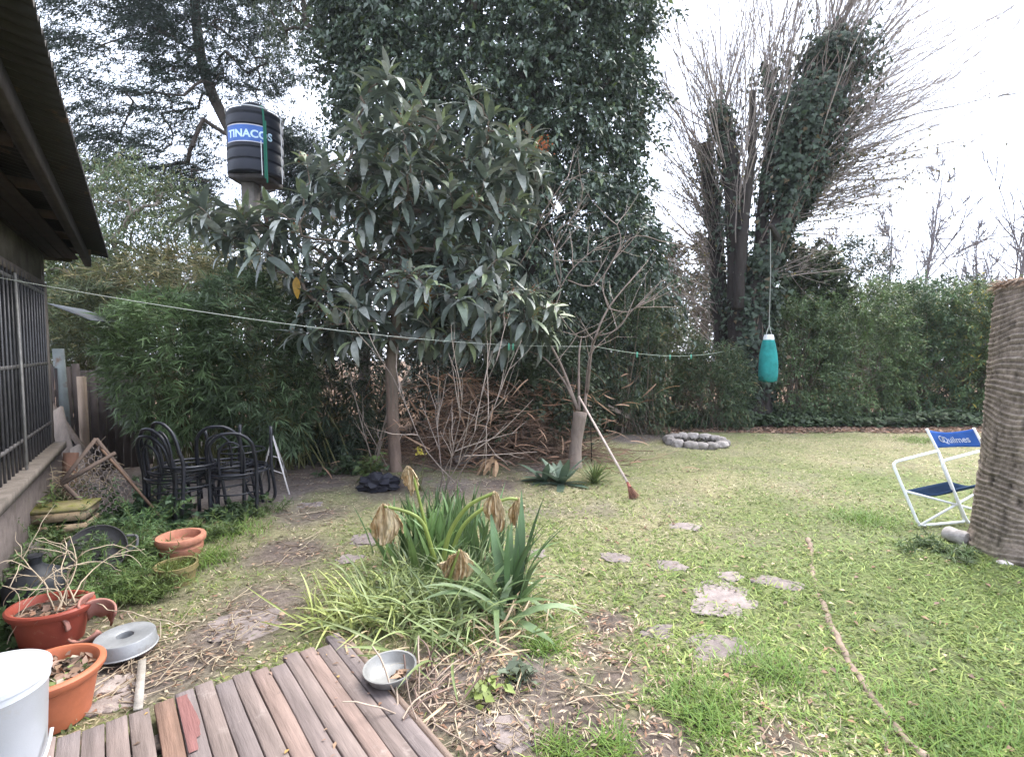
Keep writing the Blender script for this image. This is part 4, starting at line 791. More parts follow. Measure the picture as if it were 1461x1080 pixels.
def wilted(tip, L, W, lean, seed, par, hang=1.0):
    """a withered leaf hanging crumpled from its stalk tip"""
    r = rg(seed); nu, nv = 34, 40; o = 10 * r.random(4); L *= 1.1; W *= 1.2
    U, A = np.meshgrid(np.linspace(0, 1, nu), np.linspace(-1, 1, nv), indexing='ij')
    n1 = vnoise(A * 1.9 + o[0], U * .9 + o[1], seed, 2, 1.); n2 = vnoise(A * 4.5 + o[1], U * 2.2 + o[2], seed + 1, 3, 1.); n3 = vnoise(A * 9 + o[2], U * 7 + o[3], seed + 2, 3, 1.)
    wid = W * .5 * (.16 + .84 * np.sin(PI * np.clip(U * .72 + .08, 0, 1))) * (.8 + .5 * vnoise(U * 3 + o[0], 0 * U, seed + 4, 2, 1.))
    fold = .13 * np.abs(n1 - .5) * (.25 + U) + .06 * np.abs(n2 - .5) * (.3 + U) + .018 * (n3 - .5)
    x = A * wid * (1 - .35 * U * n1) + lean * U ** 1.3 * L + .03 * (n2 - .5); low = L * hang * (.62 + .62 * vnoise(A * 1.6 + o[3], 0 * A, seed + 3, 3, 1.))
    z = -U * low - .035 * A * A * (1 - U) + .02 * (n3 - .5); y = fold + .06 * A * A * U
    v = tip + np.stack([x, y, z], -1)
    m = np.clip((vnoise(A * 6 + o[0], U * 1.6 + o[1], seed + 6, 4, 1.) - .3) * 2.2, 0, 1)[..., None]
    c = (V(.40, .25, .12) * (1 - m) + V(.84, .70, .48) * m) * (.7 + .5 * n3[..., None])
    g = Geo(); g.grid(v.reshape(-1, 3), nu, nv, c.reshape(-1, 3)); o_ = g.build('wilted_leaf', M['wilt'], par); sm = o_.modifiers.new('thick', 'SOLIDIFY'); sm.thickness = .0015; return o_
st, e = stalk([(622, 800), (612, 770), (600, 720), (588, 672)], 2.55, -.05, .013); wilted(e + V(-.02, -.02, .04), .17, .09, .02, 281, st)
st, e = stalk([(620, 800), (605, 750), (585, 732), (548, 722)], 2.5, -.1, .015); wilted(e + V(0, -.01, .012), .25, .15, -.08, 282, st); wilted(e + V(.02, .02, .005), .2, .12, .12, 283, st)
st, e = stalk([(632, 800), (642, 760), (668, 722), (705, 703)], 2.5, .0, .017); wilted(e + V(0, -.01, .01), .24, .13, .0, 284, st)
st, e = stalk([(640, 800), (660, 752), (690, 725), (722, 712), (738, 712)], 2.6, .1, .015); wilted(e + V(0, 0, .01), .19, .09, -.05, 285, st)
st, e = stalk([(640, 830), (648, 805), (655, 785)], 2.25, -.03, .01); wilted(e, .16, .14, -.02, 286, st); wilted(e + V(-.05, .02, -.04), .12, .12, -.2, 287, st)
# pale arching grass at the deck end
pc = G(505, 890); t = thing('grass_clump', (pc[0], pc[1], 0), 'arching yellow green grass clump at the end of the wooden deck', 'plant'); r = rg(290); g = Geo()
tuft(g, G(500, 885), 126, .34, 0.0109, (0.358, 0.400, 0.138), .6, (1, 2, 3), .11); tuft(g, G(545, 880), 114, .36, 0.0109, (0.282, 0.333, 0.117), .6, (1, 2, 3), .12); tuft(g, G(570, 845), 78, .36, 0.0117, (0.226, 0.275, 0.108), .55, (1, 2, 3), .13); tuft(g, G(490, 880), 24, .22, 0.0094, (0.415, 0.416, 0.196), .7, (2, 3), .1); g.build('grassy_leaves', M['strap'], t)
HAZE = .0008
# ------------------------------------------------------------------ house
HA = V(-4.5, 3.95 * KD, 0); HD = unit(V(-.655, .756 * KD, 0)); HN = V(HD[1], -HD[0], 0); Zv = V(0, 0, 1)
H = thing('house', HA, 'old house with barred window and overhanging corrugated iron roof', 'house')
hp = lambda t_, n_, z_: HA + HD * t_ + HN * n_ + Zv * z_
def hbox(g, t0, t1, n0, n1, z0, z1, col): g.box(hp((t0 + t1) / 2, (n0 + n1) / 2, (z0 + z1) / 2), (HD, HN, Zv), (abs(t1 - t0) / 2, abs(n1 - n0) / 2, (z1 - z0) / 2), np.asarray(col, float))
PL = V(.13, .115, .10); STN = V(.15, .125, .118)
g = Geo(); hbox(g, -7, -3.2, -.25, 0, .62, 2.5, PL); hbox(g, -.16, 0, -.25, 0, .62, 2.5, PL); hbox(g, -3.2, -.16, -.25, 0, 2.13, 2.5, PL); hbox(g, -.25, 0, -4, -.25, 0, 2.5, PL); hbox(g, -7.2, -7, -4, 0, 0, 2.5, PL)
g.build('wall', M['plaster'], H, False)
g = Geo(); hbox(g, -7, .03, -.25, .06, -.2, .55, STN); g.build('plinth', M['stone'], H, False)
sl_ = Geo(); hbox(sl_, -3.25, -.08, -.2, .11, .553, .617, V(.17, .145, .125)); sl_.build('window_sill', M['wood'], H, False)
g = Geo(); hbox(g, -.16 - .02, -.16 + .07, -.12, .025, .62, 2.13, V(.15, .13, .115)); hbox(g, -3.2, -.18, -.1, .02, 2.08, 2.14, V(.17, .14, .12)); fr_ = g.build('window_frame', M['wood'], H, False)
g = Geo(); r = rg(300); x = -3.2
while x < -.2:
    hbox(g, x + .004, x + .086, -.2, -.165 + .01 * r.random(), .62, 2.1, V(.035, .033, .036) * r.uniform(.6, 1.4)); x += .09
g.build('shutter', M['wood'], H, False)
g = Geo(); 
for x in np.arange(-3.1, -.2, .115): g.tube([hp(x, .015, .60), hp(x, .015, 1.4), hp(x, .015, 2.12)], .009, 6, V(.07, .068, .072))
for z in (.82, 1.38, 2.03): hbox(g, -3.2, -.15, .008, .022, z - .013, z + .013, V(.15, .14, .14))
g.tube([hp(-1.5, .05, .58), hp(-1.51, .05, 1.3), hp(-1.52, .045, 2.06)], .010, 6, V(.24, .23, .22)); g.build('window_grille', M['blackmetal'], H, False)
# eave: corrugated sheet, fascia beam, soffit boards
EC = P(155, 367, 4.30 * KD); EDn = unit(V(.678, -.734 * KD, 0)); EN = V(EDn[1], -EDn[0], 0) * -1
if np.dot(EN, HN) < 0: EN = -EN
L_ = 7.0; nsam = 92 * 10; ss = np.linspace(0, L_, nsam); cz = .017 * np.cos(ss / L_ * 92 * 2 * PI); rows = [(0, 0), (-.9, .2), (-2.2, .5), (-4.2, .95)]
v = np.stack([EC + EDn * s + EN * a + Zv * (b_ + c_) for (a, b_) in rows for s, c_ in zip(ss, cz)]); g = Geo(); g.grid(v, len(rows), nsam, V(.018, .016, .017)); ro = g.build('roof', M['iron'], H); sm = ro.modifiers.new('thick', 'SOLIDIFY'); sm.thickness = .004
g = Geo(); a0 = P(126, 381, 4.19 * KD); a1 = P(0, 152, 1.437 * KD); d_ = unit(V(*(a1 - a0)) * V(1, 1, 0)); z0 = a0[2]
g.beam(V(a0[0], a0[1], z0 + .05), V(a0[0], a0[1], z0 + .05) + d_ * 6.8, .05, .10, V(.04, .034, .033)); g.build('fascia_beam', M['wood'], H, False)
g = Geo(); r = rg(301)
for i in range(5):
    n0 = -.02 + i * .055; hbox(g, -7, .1, n0, n0 + .05, 2.405 + .006 * (i % 2), 2.42 + .006 * (i % 2), V(.028, .019, .016) * r.uniform(.7, 1.3))
g.build('soffit', M['wood'], H, False)
g = Geo()
for x in np.arange(-6.6, .05, .8): g.beam(hp(x, -.3, 2.47), hp(x, .37, 2.445), .05, .05, V(.08, .06, .05))
g.beam(hp(.1, -.6, 2.45), hp(.1, .2, 2.44), .035, .12, V(.06, .05, .045)); g.build('rafters', M['wood'], H, False)
g = Geo(); q = P(66, 432, 4.1 * KD); g.grid(np.array([q + V(0, .0, 0), q + V(.0, .45, -.03), q + V(.42, .02, -.17), q + V(.42, .45, -.18)]), 2, 2, V(.10, .11, .12)); o = g.build('awning_sheet', M['iron'], None, False, q); o.modifiers.new('t', 'SOLIDIFY').thickness = .006; tag(o, 'thin grey metal sheet jutting out at the house corner', 'metal sheet')
g = Geo(); a = G(78, 690); g.beam(V(a[0] - .14, a[1] + .35, 0), V(a[0] - .2, a[1] + .35, 1.52), .13, .02, V(.13, .15, .15), (0, 1, 0)); tag(g.build('sheet_panel', M['iron'], None, False, a), 'greenish grey sheet panel standing on end by the house corner', 'panel')
# dark board fence behind
A_ = P(66, 560, 4.75 * KD); B_ = P(215, 560, 5.3 * KD); A_[2] = B_[2] = 0
t = thing('board_fence', A_, 'dark weathered board fence behind the leaning planks', 'fence'); g = Geo(); r = rg(302); nb = 13; dv = (B_ - A_) / nb; un_ = unit(dv); pn = V(-un_[1], un_[0], 0)
for i in range(nb):
    c_ = A_ + dv * (i + .5); hh = 1.28 + r.uniform(-.06, .06); g.box(c_ + Zv * hh / 2 + pn * r.uniform(-.004, .004), (un_, pn, Zv), (np.linalg.norm(dv) * .48, .011, hh / 2), V(.075, .062, .06) * r.uniform(.6, 1.4))
g.build('boards', M['wood'], t, False); g = Geo()
for z in (.35, 1.0): g = Geo(); g.beam(A_ + pn * .035 + Zv * z, B_ + pn * .035 + Zv * z, .045, .07, V(.07, .055, .05)); g.build('rail', M['wood'], t, False)
# planks and the lattice
a = G(121, 690); plank(V(P(116, 537, a[1] + .25)[0] + .01, a[1] + .25, -.05), P(116, 537, a[1] + .25), .075, .05, 'upright pale wooden post in front of the dark fence', (.30, .23, .18), (0, 1, 0), 'post', 'post')
a = G(110, 712); plank(a, P(80, 585, a[1] + .35), .17, .025, 'broken wide grey plank leaning on the house corner', (.25, .205, .175), (0, 1, .2))
a = G(122, 715); plank(a + V(0, .02, 0), P(107, 637, a[1] + .2), .11, .025, 'short grey board end leaning beside the broken plank', (.29, .24, .2), (0, 1, .2))
a = G(140, 700); plank(a + V(0, .15, 0), P(74, 578, a[1] + .55), .06, .03, 'dark narrow plank leaning behind the broken plank', (.11, .085, .07), (0, 1, .2))
a = G(82, 722); plank(V(a[0], a[1] + .1, -.02), V(a[0] - .02, a[1] + .2, .48), .1, .07, 'short brown stake by the plinth below the window', (.24, .13, .09), (0, 1, 0))
c0 = P(88, 688, 3.35 * KD); c1 = P(137, 626, 3.62 * KD); c2 = P(200, 704, 3.62 * KD); c3 = P(150, 748, 3.32 * KD); c3[2] = max(c3[2], .02)
t = thing('lattice_panel', V(c3[0], c3[1], 0), 'broken wooden trellis panel with netting propped at a slant', 'trellis'); g = Geo(); fw_ = unit(np.cross(c1 - c0, c3 - c0))
for a, e in ((c0, c1), (c1, c2), (c3, c0), (P(88, 690, 3.28 * KD), P(165, 646, 3.5 * KD))): g.beam(a, e, .028, .022, V(.15, .11, .09), fw_)
g.build('frame', M['wood'], t, False)
g = Geo(); nu, nv = 9, 10; LT = V(.15, .125, .115)
lp = lambda u, v_: (c0 * (1 - u) + c1 * u) * (1 - v_) + (c3 * (1 - u) + c2 * u) * v_
for j in range(nv):
    for i in range(nu):
        uo = (.5 if j % 2 else 0); p_ = lambda a, b_: lp(min(max((i + a + uo) / (nu + .5), 0), 1), min(max((j + b_) / nv, 0), 1))
        for (x1, y1, x2, y2) in ((0, .3, .5, .0), (.5, .0, 1, .3), (0, .3, 0, .7)): g.tubes(np.array([p_(x1, y1), (p_(x1, y1) + p_(x2, y2)) / 2, p_(x2, y2)])[None], np.full((1, 3), .0055), 4, LT)
g.build('netting', M['wood'], t, False)
g = Geo(); g.tube([P(134, 629, 3.66 * KD), P(190, 692, 3.42 * KD), G(241, 752) + V(0, 0, .01)], .011, 7, V(.19, .12, .085)); tag(g.build("stick", M['wood'], None, True, G(241, 752)), 'long thin brown stick leaning over the trellis panel', 'stick')

# ------------------------------------------------------------------ water tank on its tower
Yt = 7.8 * KD; tc_ = P(366, 256, Yt); tb = tc_[2]
t = thing('tank_tower', (tc_[0], Yt, 0), 'tall concrete post carrying the black water tank', 'tower'); g = Geo()
g.box(V(tc_[0] - .12, Yt, (tb - .09) / 2), np.eye(3), (.115, .115, (tb - .09) / 2), V(.15, .135, .12)); g.build('post', M['plaster'], t, False)
g = Geo(); g.box(V(tc_[0], Yt, tb - .045), np.eye(3), (.34, .34, .04), V(.045, .04, .04)); g.build('platform', M['wood'], t, False)
t = thing('water_tank', (tc_[0], Yt, tb), 'black ribbed plastic water tank with a blue band high on its post', 'water tank'); R_ = .48; BK = V(.010, .012, .019)
prof = [(0, 0), (R_ - .03, 0), (R_, .03)]
for k in range(5): z = .05 + k * .2; prof += [(R_, z), (R_, z + .14), (R_ - .018, z + .16), (R_ - .018, z + .18), (R_, z + .2)]
prof += [(R_, 1.09), (R_ - .03, 1.13), (R_ * .55, 1.22), (R_ * .42, 1.24)]
g = Geo(); g.lathe((tc_[0], Yt, tb), prof, 56, BK); g.build('body', M['tank'], t)
g = Geo(); g.lathe((tc_[0], Yt, tb), [(R_ * .45, 1.22), (R_ * .46, 1.29), (R_ * .4, 1.32), (0, 1.33)], 36, BK); g.build('lid', M['tank'], t)
face = math.atan2(-Yt, -tc_[0]) - .25      # direction in which the label looks
def cyl(a, z, rr): return V(tc_[0] + rr * math.cos(a), Yt + rr * math.sin(a), tb + z)
g = Geo(); aa = np.linspace(face - .92, face + .6, 26)
for z0_, z1_, cl_, rr_ in ((.52, .80, V(.045, .11, .34), R_ + .004), (.505, .522, V(.4, .4, .45), R_ + .006), (.798, .815, V(.4, .4, .45), R_ + .006)):
    g.grid(np.array([cyl(a, z, rr_) for z in (z0_, z1_) for a in aa]), 2, len(aa), cl_)
lab = g.build('label_band', M['tank'], t)
def text_mesh(s, size, bold=0.0):
    cu = bpy.data.curves.new('txt', 'FONT'); cu.body = s; cu.size = size; cu.offset = bold; cu.align_x = 'CENTER'; cu.resolution_u = 3
    ob = bpy.data.objects.new('txt', cu); COL.objects.link(ob); dg = bpy.context.evaluated_depsgraph_get(); me = bpy.data.meshes.new_from_object(ob.evaluated_get(dg))
    bm = bmesh.new(); bm.from_mesh(me); bmesh.ops.triangulate(bm, faces=bm.faces[:]); bmesh.ops.subdivide_edges(bm, edges=[e for e in bm.edges if e.calc_length() > size * .12], cuts=2)
    bmesh.ops.triangulate(bm, faces=bm.faces[:])
    vs = np.array([v.co[:] for v in bm.verts]); fs = [[v.index for v in f.verts] for f in bm.faces]; bm.free(); bpy.data.objects.remove(ob); return vs, fs
vs, fs = text_mesh('TINACOS', .185, .006); g = Geo(); g.faces([cyl(face + .02 + x_ / R_, .585 + y_, R_ + .009) for x_, y_, _ in vs], fs, V(.42, .55, .66)); g.build('lettering', M['tank'], lab, False)
g = Geo(); a_ = face + .52; gp = [cyl(a_, 1.22, R_ * .5), cyl(a_, 1.16, R_ * .95), cyl(a_ + .02, .9, R_ + .015), cyl(a_ + .03, .4, R_ + .012), cyl(a_ + .04, -.1, R_ + .01)]
g.tube(gp, .017, 7, V(.02, .11, .075), True, 4); g.tube([p + V(.035, -.01, 0) for p in gp[2:]] + [gp[-1] + V(.03, 0, -.08)], .014, 7, V(.02, .12, .08), True, 4); tag(g.build('hose', M['rope'], None, True, gp[-1]), 'green hose hanging down the front of the black tank', 'hose')
g = Geo(); g.tube([cyl(face + .43, .55, R_ + .012), cyl(face + .44, .2, R_ + .012), cyl(face + .45, -.06, R_ + .012)], .006, 5, V(.7, .7, .72)); g.tube([cyl(face + 1.3, 1.1, R_ + .012), cyl(face + 1.32, .5, R_ + .016), cyl(face + 1.33, -.1, R_ + .014)], .008, 5, V(.6, .6, .62))
aa = np.linspace(0, 2 * PI, 40, endpoint=False); g.tube([cyl(a, 1.135, R_ + .004) for a in aa], .012, 6, V(.5, .51, .54), closed=True, sm=2); tag(g.build('rope', M['rope'], None, True, cyl(face, 1.1, R_)), 'pale ropes tied round the top of the black tank', 'rope')

# ------------------------------------------------------------------ cut palm trunk
pb = V(3.86, 2.92 * KD, 0); t = thing('palm_trunk', pb, 'thick cut palm trunk ringed with leaf scars at the edge of the lawn', 'palm'); r = rg(310); nr, ns = 300, 128; zz_ = np.linspace(-.08, 2.0, nr); an = np.linspace(0, 2 * PI, ns, endpoint=False)
AN, ZZ = np.meshgrid(an, zz_); base = np.interp(ZZ, [-.08, 0, .15, .6, 1.2, 1.75, 1.95, 2.0], [.50, .42, .375, .345, .33, .315, .305, .29])
ca, sa = np.cos(AN), np.sin(AN); ph = ZZ * 26 + 1.5 * vnoise(ca * 1.2 + 3, sa * 1.2 + ZZ * 1.5 + 5, 311, 2, 1.0) * 2 + .5 * vnoise(ca * 5 + 8, sa * 5 + ZZ * 6 + 8, 319, 3, 1.)  + .35 * np.sin(AN * 3 + ZZ * 4); saw = (ph % 1.0); ring = np.where(saw < .78, saw / .78, (1 - saw) / .22)
br = .5 * vnoise(ca * 2 + 5, ZZ * 25 + sa * 2, 312, 3, 1.0) + .5 * rg(320).random(200)[np.floor(ph + 20).astype(int) % 200]; fis = np.clip((vnoise(AN * 20, ZZ * 9, 313, 2, 1.0) - .72) * 6, 0, 1); rad_ = base + .011 * (ring - .5) * (.4 + 1.1 * br) + .012 * (br - .5) - .010 * fis
lineC = np.clip((ring - .7) * 4, 0, 1) * (.1 + 1.3 * br)
colr = V(.25, .20, .165) * (1 + 0 * ZZ[..., None]) * (.6 + .8 * vnoise(AN * 5, ZZ * 3, 314, 4, 1.0))[..., None]; colr = colr * (1 - .6 * (np.clip((.3 - ring) * 4, 0, 1) * (.35 + .8 * br))[..., None]); colr = colr * (1 - .55 * lineC[..., None]) + V(.46, .40, .34) * .55 * lineC[..., None]; colr = colr * (1 - .75 * fis[..., None])
bl = np.clip((.25 - ZZ) / .25, 0, 1)[..., None] * np.clip(vnoise(AN * 3, ZZ * 4, 315, 3, 1.) * 2 - .4, 0, 1)[..., None]; colr = colr * (1 - .5 * bl) + V(.1, .1, .05) * .5 * bl
v = np.stack([pb[0] + rad_ * ca, pb[1] + rad_ * sa, ZZ], -1).reshape(-1, 3); i = np.arange(nr - 1)[:, None]; j = np.arange(ns)[None]; q = np.stack([i * ns + j, i * ns + (j + 1) % ns, (i + 1) * ns + (j + 1) % ns, (i + 1) * ns + j], -1).reshape(-1)
g = Geo(); g.add(v, q, np.full((nr - 1) * ns, 4), colr.reshape(-1, 3)); g.lathe((pb[0], pb[1], 0), [(.27, 2.0), (.2, 2.015), (0, 2.02)], 64, V(.3, .2, .14)); g.build('trunk', M['palm'], t)
g = Geo(); n = 2600; a = r.random(n) * 2 * PI; rr_ = .29 * np.sqrt(.3 + .7 * r.random(n)); pos = np.stack([pb[0] + rr_ * np.cos(a), pb[1] + rr_ * np.sin(a), 1.985 + .03 * r.random(n) - .03 * (rr_ > .27)], -1); fw = np.stack([np.cos(a) + r.normal(0, .7, n), np.sin(a) + r.normal(0, .7, n), r.normal(.0, .25, n)], -1)
g.inst(T_BLADE, pos, fw, V(0, 0, 1) + r.normal(0, .4, (n, 3)), .07 * (.5 + r.random(n)), .008, np.array([(.22, .14, .1), (.15, .1, .07), (.28, .2, .14)])[r.integers(0, 3, n)]); g.build('fibre_top', M['dry'], t)

# ------------------------------------------------------------------ folding chair leaning at the palm
BL = G(1311, 750, .018); BRr = G(1378, 744, .018); TL = P(1273, 660, 3.46 * KD); TR = P(1338, 643, 3.56 * KD); PT = P(1322, 612, 3.57 * KD); SV = V(.46, .05, 0)
t = thing('folding_chair', V(3.9, 3.6, 0), 'white framed folding chair with blue cloth slumped beside the palm trunk', 'chair'); WH = V(.80, .82, .83)
def fr(o): 
    q = [TL * .5 + TR * .5 + o]
    pts = []
    for a, b_, c_ in ((TR, TL, BL), (TL, BL, BRr)): pts += [b_ + unit(a - b_) * .045 + o, b_ + (unit(a - b_) + unit(c_ - b_)) * .012 + o, b_ + unit(c_ - b_) * .045 + o]
    return [TR + o] + pts + [BRr + unit(BL - BRr) * .04 + o, BRr + (unit(BL - BRr) + unit(TR - BRr)) * .01 + o, BRr + unit(TR - BRr) * .04 + o, TR + o]
for o_ in (V(0, 0, 0), SV): g = Geo(); g.tube(fr(o_), .0125, 10, WH); g.build('side_frame', M['whitemetal'], t)
for o_ in (V(0, 0, 0), SV): g = Geo(); g.tube([TR + o_ + unit(BRr - TR) * .2, TR + o_, PT + o_], .011, 8, WH); g.build('back_post', M['whitemetal'], t)
sL = TL * .55 + BL * .45; sR = TR * .55 + BRr * .45
for a, e in ((sL, BRr + SV), (BL, sR + SV), (sL + SV, BRr + V(0, .03, .03)), (BL + SV, sR)): g = Geo(); g.tube([a, (a + e) / 2, e], .010, 8, WH * .92); g.build('cross_bar', M['whitemetal'], t)
g = Geo(); nu, nv = 16, 8; v = []
for i in range(nu):
    u = i / (nu - 1)
    for j in range(nv):
        w_ = j / (nv - 1); p = PT + (TR - PT) * (.02 + .86 * w_) + SV * u + V(0, .03 * math.sin(PI * u), -.035 * math.sin(PI * u) * (1 - w_)); v.append(p + V(-.012, 0, 0) * (1 - 2 * u))
g.grid(np.array(v), nu, nv, V(.035, .105, .36)); bk = g.build('back_cloth', M['fabric'], t); bk.modifiers.new('t', 'SOLIDIFY').thickness = .004
vs, fs = text_mesh('Quilmes', .085, .0015); g = Geo(); dn = unit(TR - PT) * np.linalg.norm(TR - PT)
def onback(x_, y_): u = (x_ + .25) / .5; w_ = .5 - y_ / .15; return PT + (TR - PT) * (.02 + .86 * w_) + SV * u + V(0, .03 * math.sin(PI * u) - .006, -.035 * math.sin(PI * u) * (1 - w_))
g.faces([onback(x_ + .02, y_ - .03) for x_, y_, _ in vs], fs, V(.42, .47, .6)); ring_ = [onback(-.125 + .027 * math.cos(a), .005 + .027 * math.sin(a)) for a in np.linspace(0, 2 * PI, 20, endpoint=False)]; g.tube(ring_, .004, 5, V(.5, .54, .65), closed=True, sm=2); g.build('lettering', M['fabric'], bk, False)
g = Geo(); v = []
for i in range(10):
    for j in range(10):
        u, w_ = i / 9, j / 9; v.append((sL + V(0, 0, .01)) * (1 - w_) + (sR + V(0, 0, .02)) * w_ + SV * u + V(0, 0, -.05 * math.sin(PI * u) - .01))
g.grid(np.array(v), 10, 10, V(.018, .04, .085)); st_ = g.build('seat_cloth', M['fabric'], t); st_.modifiers.new('t', 'SOLIDIFY').thickness = .012
def rock(name, c, sz, col, seed, label, cat='stone', grp=None, rot=0., sub=3, amp=.22, flat=None, m='stone'):
    bm = bmesh.new(); bmesh.ops.create_icosphere(bm, subdivisions=sub, radius=1); off = Vector((seed * 3.1, seed * 1.7, seed * .9)); vs = []
    for v in bm.verts:
        k = 1 + amp * mnoise.noise(v.co * 1.3 + off) + amp * .5 * mnoise.noise(v.co * 3 + off); p = v.co * k; z = p.z
        if flat is not None: z = min(z, flat + .04 * mnoise.noise(v.co * 4 + off))
        x_, y_ = p.x * sz[0], p.y * sz[1]; vs.append(np.asarray(c) + V(x_ * math.cos(rot) - y_ * math.sin(rot), x_ * math.sin(rot) + y_ * math.cos(rot), z * sz[2]))
    fs = [[v.index for v in f.verts] for f in bm.faces]; bm.free(); g = Geo(); g.faces(vs, fs, np.asarray(col, float)); o = g.build(name, M[m], None, True, c); tag(o, label, cat, grp); return o
g = Geo(); c_ = G(1367, 776) + V(0, .02, .055); ax_ = unit(V(.35, -.95, .0)); fr_m = np.array([unit(np.cross(Zv, ax_)), Zv, ax_]); g.lathe(c_, [(0, -.075), (.05, -.075), (.06, -.055), (.056, .0), (.062, .05), (.05, .075), (0, .078)], 24, V(.36, .33, .31), fr=fr_m, wob=lambda a, z: 1 + .05 * np.sin(a * 3 + z * 20)); tag(g.build('concrete_lump', M['stone'], None, True, c_), 'pale rounded concrete lump on the grass below the chair', 'stone')
rock('stone', G(1432, 806) + V(0, 0, .01), (.055, .04, .022), (.62, .56, .54), 5, 'small flat whitish stone at the foot of the palm trunk')
# exposed root across the lawn
rt = [(1152, 770), (1158, 790), (1160, 820), (1172, 860), (1192, 905), (1212, 945), (1250, 1000), (1285, 1050), (1320, 1090)]; g = Geo(); r = rg(312); q = smooth_path([G(a, c_) + V(0, 0, .008) for a, c_ in rt], 8); q[:, :2] += r.normal(0, .004, q[:, :2].shape)
q[:, 2] = -.020 + .045 * vnoise(np.arange(len(q)) * .10, np.zeros(len(q)), 313, 2, 1.) + gz(q[:, 0], q[:, 1]); g.tube(q, (.010 + .013 * vnoise(np.arange(len(q)) * .2, np.zeros(len(q)), 314, 3, 1.)), 9, V(.27, .205, .16)); tag(g.build('tree_root', M['bark'], None, True, q[0]), 'brown exposed root snaking through the lawn grass', 'root')
# stepping stones
sn = ['largest rough stepping stone in the middle of the lawn', 'stepping stone nearest the brown root in the lawn', 'long stepping stone half buried in the foreground grass', 'small pale stone alone farther back in the lawn', 'small stone behind the largest stepping stone', 'small brown stone flush with the thin grass', 'flat stone touching the far side of the largest one', 'little worn stone in straw grass nearest the lily clump',
      'large flat pale stone in the bare soil path', 'square slab lying behind the withered lily leaves', 'small stone just in front of the square slab', 'pale stone far up the bare path by the stacked chairs', 'flat stone just right of the lily clump', 'dusty slab in the bare soil right of the deck']
for i, (x_, y_, rd_) in enumerate(STEP):
    k = rg(330 + i); col_ = V(.215, .18, .17) * k.uniform(.8, 1.15); asp = k.uniform(.55, .85)
    rock('stepping_stone', V(x_, y_, gz(x_, y_) - .006), (rd_ * .95, rd_ * asp, .03), col_, 20 + i, sn[i], 'stepping stone', 'stepping stones', k.uniform(-.6, .6), 5, .5, .4)
# fire pit ring
fc = G(993, 634); n = 15
for i in range(n):
    k = rg(350 + i); a = 2 * PI * i / n + k.uniform(-.06, .06); p = fc + V(.43 * math.cos(a), .43 * math.sin(a) + .05, .045)
    rock('fire_pit_stone', p, (.085 * k.uniform(.7, 1.2), .10 * k.uniform(.8, 1.2), .08 * k.uniform(.85, 1.15)), V(.30, .27, .25) * k.uniform(.5, 1.2), 50 + i, 'rough grey stone set in the fire pit ring on the lawn', 'stone', 'stones of the fire pit ring', a, 3, .3, .75)
g = Geo(); r = rg(370); n = 300; a = r.random(n) * 6.28; q = .3 * np.sqrt(r.random(n)); g.inst(T_LEAF, fc + np.stack([q * np.cos(a), q * np.sin(a) + .05, .015 + .03 * r.random(n)], -1), r.normal(0, 1, (n, 3)), r.normal(0, 1, (n, 3)), .05, .03, V(.07, .06, .055)); tag(stuff(g.build('ash', M['soil'])), 'grey ash and charcoal inside the fire pit', 'ash')

# ------------------------------------------------------------------ punch bag
bt = P(1097, 480, 7.75 * KD); t = thing('punch_bag', bt, 'teal punch bag with white top hanging by a rope from the ivy tree', 'punch bag'); g = Geo(); TE = V(.025, .235, .225)
wob = lambda a, z: 1 + .03 * np.sin(a * 3 + z * 6) + .05 * np.clip((z + .3) / .3, 0, 1) * np.sin(a * 7)
g.lathe(bt, [(0, -.87), (.1, -.87), (.16, -.84), (.172, -.74), (.168, -.5), (.15, -.3), (.115, -.13), (.095, -.06)], 36, TE, wob=wob); bd_ = g.build('body', M['bag'], t); g = Geo(); g.lathe(bt, [(.097, -.07), (.09, -.02), (.075, .03), (.05, .035), (0, .03)], 30, V(.7, .71, .72), wob=wob); g.build('collar', M['bag'], t)
g = Geo()
for a in (.3, 1.9, 3.4, 5.): g.tube([bt + V(.07 * math.cos(a), .07 * math.sin(a), .02), bt + V(0, 0, .22)], .005, 5, V(.4, .4, .38))
g.tube([bt + V(0, 0, .2), bt + V(0, 0, 1.2), P(1099, 324, 7.68 * KD)], .007, 5, V(.3, .3, .28)); g.build('rope', M['rope'], t)

# ------------------------------------------------------------------ clothes line and pegs
a0 = P(-25, 392, 2.55 * KD); a1 = P(848, 494, 5.2 * KD); a2 = P(1060, 494, 8.3 * KD)
def sag(a, e, s, n=30): return [a * (1 - u) + e * u - Zv * 4 * s * u * (1 - u) for u in np.linspace(0, 1, n)]
L1 = sag(a0, a1, .13); L2 = sag(a1, a2, .16); g = Geo(); g.tube(L1, .0028, 6, V(.38, .40, .36)); g.tube(L2, .0032, 6, V(.36, .42, .34)); tag(g.build('clothes_line', M['rope'], None, True, a1), 'thin pale clothes line strung from the house past the loquat to the ivy tree', 'clothes line')
pegl = ['green clothes peg on the line in front of the loquat leaves', 'green clothes peg beside the other one under the loquat leaves', 'pale green clothes peg near the bamboo bush on the line', 'pale clothes peg midway along the far stretch of line', 'pale clothes peg farthest along the line towards the ivy tree']
mk = None
